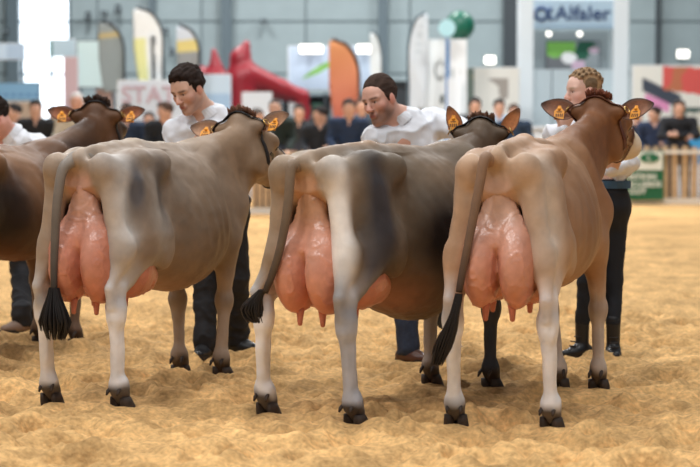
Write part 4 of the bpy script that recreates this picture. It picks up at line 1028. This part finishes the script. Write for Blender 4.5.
    for a, b, w in (('shl', 'ell', 'wrl'), ('shr', 'elr', 'wrr')):
        c.cap(J[a], J[b], .070*k, .060*k, .05); c.cap(J[b], J[w]-(J[w]-J[b])*.04, .060*k, .046*k, .03)
    up = unit(hc-nb)
    c.cap(nb+up*.005, nb+up*.2, nr*1.12, nr*1.3, .015, sub=True)
    if vneck: c.cap(nb+fr*.08+up*.06, nb+fr*.135-up*.10, .045, .010, .012, sub=True)
    cV, cQ = c.extract(1); cV = wrinkle(cV, cQ, .019 if detail else .010, seed+20); cV = relax(cV, cQ, .3)
    tp = obj(topname, mesh_from(topname, cV, cQ), top, root)
    if detail or scarf:                                             # collar
        rr = [nb+up*.048+(fr*math.cos(a)*.95+sd_*math.sin(a))*(nr*1.30)+fr*.016*math.cos(a)-up*.050*max(0, math.cos(a))**1.5 for a in np.linspace(.38, 2*math.pi-.38, 22)]
        V = []; Fc = []
        for i, p in enumerate(rr):
            o = unit((p-nb)-up*np.dot(p-nb, up)); flare = .9+.5*abs(i-10.5)/10.5
            for q, e in ((0, .026), (.005, .029), (.030*flare, -.014*flare), (.024*flare, -.018*flare)): V.append(p+o*q+up*e)
        n = len(rr)
        for i in range(n-1):
            for kk in range(4): a = i*4+kk; b = i*4+(kk+1) % 4; Fc.append((a, a+4, b+4, b))
        Fc += [(0, 1, 2, 3), tuple(range(n*4-1, n*4-5, -1))]
        obj('collar', mesh_from('collar', V, Fc, None, False), top, tp)
    # trousers
    lo2 = np.min([J['anl']-.12, J['anr']-.12, J['pel']-.2], 0); hi2 = np.max([J['pel']+[.2, .2, .12], J['knl']+.15, J['knr']+.15, hipc+.2], 0); lo2[2] = .03
    t = Field(lo2, hi2, max(.009, vox*1.5)); kk = .77 if fem else 1.0
    t.cap(J['pel']+[0, 0, .03], hipc, .142*(.80 if fem else 1), .150*(.82 if fem else 1), .05, flat=(fr, .74)); t.cap(J['hil'], J['hir'], .105*kk, None, .05)
    for a, b, w in (('hil', 'knl', 'anl'), ('hir', 'knr', 'anr')):
        t.cap(J[a], J[b], .100*kk, .073*kk, .05); t.cap(J[b], J[w]+[0, 0, .02 if not boots else .12], .073*kk, .062*(.72 if fem else 1), .03)
        if not fem: t.cap(J[w]+[0, 0, .06], J[w]+[0, 0, -.02], .062, .066, .02)
    tV, tQ = t.extract(1); tV = wrinkle(tV, tQ, .010 if not fem else .005, seed+30, (8, 8, 14))
    obj('trousers', mesh_from('trousers', tV, tQ), bottom, root)
    if belt:
        b = MB(); cc = J['pel']+[0, 0, .045]; R = []
        for a in np.linspace(0, 2*math.pi, 25)[:-1]: R.append(cc+fr*math.cos(a)*.118*.74*1.06+sd_*math.sin(a)*.122*1.06)
        V = [p+[0, 0, z] for p in R for z in (-.022, .022)]; n = len(R)
        V += [p*1.0+unit(p-cc)*.006+[0, 0, z] for p in R for z in (-.022, .022)]
        Fc = []
        for i in range(n):
            a, a2 = 2*i, 2*((i+1) % n); o = 2*n
            Fc += [(o+a, o+a2, o+a2+1, o+a+1), (a+1, a2+1, a2, a), (a+1, o+a+1, o+a2+1, a2+1), (a, a2, o+a2, o+a)]
        b.add(V, Fc); bo = b.build('belt', belt, root, False)
        pp = cc+fr*.1; MB().box(pp-.018, pp+.018).build('belt_buckle', CHAIN if 'CHAIN' in globals() else belt, bo)
    # shoes
    for a, tk in (('anl', 'toel'), ('anr', 'toer')):
        td = unit(np.array(list(J[tk])+[0.0])); an = J[a]; z0 = an[2]-.09
        sh = Field(an-.26, an+.26, .0075 if detail else .012); ht = an-[0, 0, .055]-td*.045; to = an-[0, 0, .062]+td*.15; sdv = np.array([-td[1], td[0], 0])
        kz = .86 if fem else 1.0
        sh.cap(ht, ht+td*.10, .040*kz, .043*kz, .02); sh.cap(ht+td*.08+[0, 0, -.005], to*.9+ht*.1, .045*kz, .034*kz, .03, flat=((0, 0, 1), .85)); sh.cap(an-[0, 0, .03], an+[0, 0, .0 if not boots else .13], .045*kz, .050*kz, .03)
        sV, sQ = sh.extract(1); sV[:, 2] = np.maximum(sV[:, 2], z0+.012)
        so = obj('boot' if boots else 'shoe', mesh_from('shoe', sV, sQ), shoes, root)
        b = MB(); out = []
        for u_, w_ in ((-.085, 0), (-.07, .032), (.0, .036), (.09, .047), (.15, .034), (.178, .0), (.15, -.034), (.09, -.045), (0, -.034), (-.07, -.03)): out.append(an+td*u_*kz*1.02+sdv*w_*kz)
        n = len(out); Vv = [(p[0], p[1], z0) for p in out]+[(p[0], p[1], z0+.022) for p in out]
        b.add(Vv, [tuple(range(n-1, -1, -1)), tuple(range(n, 2*n))]+[(i, (i+1) % n, (i+1) % n+n, i+n) for i in range(n)]); b.build('sole', SOLE, so)
        if detail and boots:
            for i in range(6):
                p = an+td*(.055-.010*i+.02*(i < 2))+[0, 0, -.02+.026*i]; MB().tube([p-sdv*.028, p+td*.012, p+sdv*.028], .004, 5).build('lace', SOLE, so)
    return root

def at(px, py, d, dy=0.0): return W(px, py, d+dy)
# ------------------------------------------------------------------ the four handlers
d = 11.15                                                           # man behind the second cow
fL, fR = G(238, 352), G(205, 357)
person('person', 'dark-haired man in a white shirt and black trousers, looking down', (-.76, d), dict(
    head=at(188, 89, d, -.12), face=(-.52, -.72, -.42), roll=.10, neck=at(206, 114, d, .02), front=(-.42, -.9, 0),
    shl=at(240, 123, d, .04), shr=at(178, 131, d, -.04), ell=at(243, 166, d, -.12), elr=at(172, 170, d, -.02), wrl=at(246, 176, d, -.16), wrr=at(190, 185, d, -.20),
    pel=at(219, 190, d, 0), hil=at(231, 205, d), hir=at(209, 206, d), knl=at(236, 280, d, -.02), knr=at(206, 280, d, -.03),
    anl=(fL[0], fL[1], .09), anr=(fR[0], fR[1], .09), toel=(.85, -.5), toer=(-.2, -1), hdl=((.7, -.3, .3), (-.3, -.6, .1), .9)),
    skin=(224, 180, 158), top=SHIRTW, bottom=BLACKCL, shoes=SHOEB, hair=(40, 28, 23), seed=11, beard=(182, 142, 126), scale_head=1.03)
d = 10.88                                                           # bearded man behind the middle cow
fR, fL = G(408, 362), G(446, 353)
person('person', 'bearded man in a white shirt and dark jeans, leaning and reaching right', (.45, d), dict(
    head=at(380, 99, d, -.12), face=(-.62, -.74, -.26), roll=.16, neck=at(400, 119, d, .0), front=(-.5, -.86, -.1),
    shl=at(434, 121, d, .08), shr=at(377, 137, d, -.10), ell=at(456, 128, d, -.05), elr=at(372, 185, d, -.08), wrl=at(468, 133, 10.55), wrr=at(395, 196, d, -.22),
    pel=at(424, 198, d, .02), hil=at(436, 212, d), hir=at(412, 214, d), knl=at(442, 285, d, .02), knr=at(405, 288, d, -.05),
    anl=(fL[0], fL[1], .09), anr=(fR[0], fR[1], .09), toel=(.6, -.8), toer=(.75, -.65), hdl=((.5, -.6, -.2), (.4, .2, -.7), .8)),
    skin=(222, 172, 152), top=SHIRTW, bottom=JEANS, shoes=SHOEBR, hair=(62, 46, 38), hairfn='crop', beard=(124, 92, 78), seed=12, scale_head=1.06)
d = 11.08                                                           # woman behind the right-hand cow
fR, fL = G(582, 357), G(613, 358)
person('person', 'woman with braided hair in a white shirt, black trousers and ankle boots', (1.47, d), dict(
    head=at(583, 91, d, -.02), face=(-.93, -.33, -.06), roll=0.0, neck=at(591, 117, d, .03), front=(-.62, -.78, 0),
    shl=at(619, 133, d, .08), shr=at(568, 133, d, -.08), ell=at(629, 162, d, -.06), elr=at(553, 134, d, -.2), wrl=at(612, 172, 10.86), wrr=at(562, 130, 10.82),
    pel=at(609, 192, d, 0), hil=at(616, 206, d, .02), hir=at(601, 206, d, -.03), knl=at(613, 280, d, .0), knr=at(588, 280, d, -.04),
    anl=(fL[0], fL[1], .09), anr=(fR[0], fR[1], .09), toel=(-.05, -1), toer=(-.8, -.6), hdl=((.1, -.5, .6), (-.2, -.6, -.2), .8), hdr=((.35, -.2, .8), (0, -.9, 0), .5)),
    skin=(226, 184, 166), top=SHIRTW, bottom=mat('black_stretch_cloth', (20, 24, 33), .8, bump=.1), shoes=SHOEB, hair=(168, 138, 106), hairfn='braids', fem=True, seed=13, belt=BELTM, hem=.11, boots=True, vneck=False, scale_head=.97)
d = 12.75                                                           # man at the left edge behind the dark brown cow
fR, fL = G(22, 332), G(37, 329)
person('person', 'man in a white shirt cut off by the left edge, bending over', (-2.16, d), dict(
    head=at(-7, 117, d, -.18), face=(-.80, -.35, -.45), roll=.1, neck=at(10, 136, d, -.05), front=(-.55, -.7, -.45),
    shl=at(36, 143, d, .06), shr=at(-10, 150, d, -.10), ell=at(30, 180, d, -.12), elr=at(-16, 190, d, -.1), wrl=at(12, 205, d, -.24), wrr=at(-6, 215, d, -.2),
    pel=at(26, 196, d, .05), hil=at(35, 208, d, .03), hir=at(18, 208, d), knl=at(37, 268, d), knr=at(22, 270, d, -.05),
    anl=(fL[0], fL[1], .09), anr=(fR[0], fR[1], .09), toel=(.5, -.8), toer=(-.7, -.7)),
    skin=(226, 168, 152), top=SHIRTW, bottom=BLACKCL, shoes=SHOET, hair=(40, 30, 26), seed=14)
# ------------------------------------------------------------------ audience behind the fence (copies of a few figures, each dressed differently)
AUD_SKIN = {}
def template(kind):
    o = np.array([0., 0., 0.]); J = dict(head=(0, -.02, 1.62), face=(0, -1, -.12), neck=(0, .02, 1.44), front=(0, -1, 0), shl=(.20, .02, 1.40), shr=(-.20, .02, 1.40), ell=(.25, .0, 1.12), elr=(-.25, .0, 1.12),
        wrl=(.20, -.18, .96), wrr=(-.20, -.18, .96), pel=(0, .03, 1.0), hil=(.09, .03, .92), hir=(-.09, .03, .92), knl=(.10, .0, .5), knr=(-.10, .0, .5), anl=(.11, .03, .09), anr=(-.11, .03, .09), toel=(.2, -1), toer=(-.2, -1))
    if kind == 'crossed': J.update(ell=(.26, -.06, 1.14), elr=(-.26, -.06, 1.14), wrl=(-.04, -.24, 1.16), wrr=(.04, -.20, 1.12), hdl=((-1, .1, .1), (0, 1, 0), .4), hdr=((1, .1, .1), (0, 1, 0), .4))
    if kind == 'turned': J.update(face=(-.85, -.5, -.15), wrl=(.12, -.2, 1.08))
    if kind == 'lean': J.update(head=(.10, -.22, 1.52), face=(.5, -.75, -.4), neck=(.04, -.10, 1.38), shl=(.24, -.06, 1.33), shr=(-.16, -.08, 1.33), ell=(.27, -.2, 1.05), elr=(-.22, -.2, 1.05), wrl=(.15, -.34, .95), wrr=(-.15, -.34, .95))
    return J
TPL = {}
def get_tpl(kind, hair):
    if (kind, hair) not in TPL:
        n0 = set(bpy.data.objects)
        r = person('person', '', (0, 0), template(kind), top=OFFW, bottom=BLACKCL, shoes=SHOEB, hairfn=hair, vox=.010, topname='jacket', detail=False, scale_head=1.06, seed=40+len(TPL), vneck=(kind != 'crossed'))
        TPL[(kind, hair)] = [r]+[o for o in bpy.data.objects if o not in n0 and o is not r]
    return TPL[(kind, hair)]
def cloth(c): return mat('cloth_%d_%d_%d' % c, c, .85, noise=.12, nscale=25)
USED = set()
def spectator(label, px, py, d, kind, hair, hairc, jacket, trous=(38, 42, 54), skin=(214, 170, 148), rz=0.0, sc=None):
    src = get_tpl(kind, hair); hz = W(px, py, d)[2]; zt = {'lean': 1.52}.get(kind, 1.62); s = sc or hz/zt
    off = (.10*s if kind == 'lean' else 0); x = W(px, py, d)[0]-off
    if (kind, hair) in USED:
        root = src[0].copy(); COL.objects.link(root); mp = {src[0]: root}
        for p in src[1:]:
            q = p.copy(); COL.objects.link(q); mp[p] = q
        for p in src[1:]: mp[p].parent = mp[p.parent]
        objs = [mp[p] for p in src]
    else: USED.add((kind, hair)); objs = src; root = src[0]
    root.location = (x, d, 0); root.rotation_euler = (0, 0, rz); root.scale = (s*1.16, s*1.12, s*1.0)
    tag(root, label, 'person', 'audience behind the fence')
    for o in objs[1:]:
        if o.type != 'MESH': continue
        nm = o.name.split('.')[0]
        m = {'body': mat('skin_%d_%d_%d' % skin, skin, .55), 'hair': cloth(hairc), 'cap': cloth(hairc), 'jacket': cloth(jacket), 'collar': cloth(jacket), 'trousers': cloth(trous), 'shoe': SHOEB, 'sole': SOLE}.get(nm)
        if m: o.material_slots[0].link = 'OBJECT'; o.material_slots[0].material = m
DK = (34, 36, 42)
spectator('dark-haired person at the far left behind the man in white', 14, 112, 31.5, 'turned', 'short', (28, 24, 24), (60, 72, 78))
spectator('man in a black jacket at the left under the blue banner', 36, 109, 29.5, 'stand', 'short', (34, 28, 26), (30, 32, 36))
spectator('person in a dark blue jacket left of the elderly man', 55, 117, 31.0, 'stand', 'short', (60, 60, 64), (48, 56, 74))
spectator('elderly grey-haired man in a beige coat', 77, 102, 28.8, 'stand', 'crop', (180, 176, 172), (206, 198, 180), skin=(208, 160, 140))
spectator('man in a navy jacket beside the dark brown cow\'s ear', 127, 112, 29.5, 'stand', 'short', (52, 38, 32), (36, 52, 76))
spectator('person with long dark hair below the rose lettering', 149, 119, 31.0, 'stand', 'long', (30, 26, 28), (40, 44, 54))
spectator('young man in a black jacket turned left beside the rose lettering', 165, 111, 29.0, 'turned', 'short', (70, 48, 36), (28, 32, 38))
spectator('grey-haired person leaning forward beside the brown tuft', 257, 117, 29.0, 'lean', 'crop', (92, 84, 80), (52, 60, 58))
spectator('man in a dark green jacket in front of the red tent', 275, 108, 30.0, 'stand', 'crop', (54, 42, 36), (34, 46, 42))
spectator('person in black at the edge of the red tent', 299, 112, 33.0, 'stand', 'short', (26, 24, 26), (30, 30, 34))
spectator('dark-haired person in a charcoal jacket under the billboard', 320, 115, 29.6, 'turned', 'short', (32, 26, 26), (38, 42, 48))
spectator('man in a navy jacket with a pale badge left of the bearded man', 349, 108, 29.2, 'stand', 'short', (36, 28, 26), (34, 52, 80))
spectator('person half hidden behind the bearded man', 362, 106, 32.6, 'stand', 'short', (64, 46, 38), (70, 84, 96))
spectator('dark-haired man in black above the middle cow\'s head', 475, 106, 32.4, 'stand', 'short', (28, 24, 24), (38, 40, 46))
spectator('man in a light blue shirt above the middle cow\'s head', 499, 107, 34.3, 'stand', 'short', (32, 28, 28), (170, 196, 222))
spectator('man in a dark blue jacket beside the fawn cow\'s rump', 514, 112, 32.2, 'stand', 'short', (74, 54, 44), (38, 58, 82))
spectator('person in dark clothes half hidden by the right-hand cow\'s ear', 637, 117, 34.2, 'stand', 'short', (34, 28, 26), (30, 34, 44))
spectator('man in a navy jacket with bright blue sleeves turned left', 654, 114, 33.3, 'turned', 'short', (44, 34, 30), (36, 50, 78))
spectator('man in a black sweater with folded arms at the right', 679, 108, 32.4, 'crossed', 'short', (38, 30, 28), (30, 32, 38))
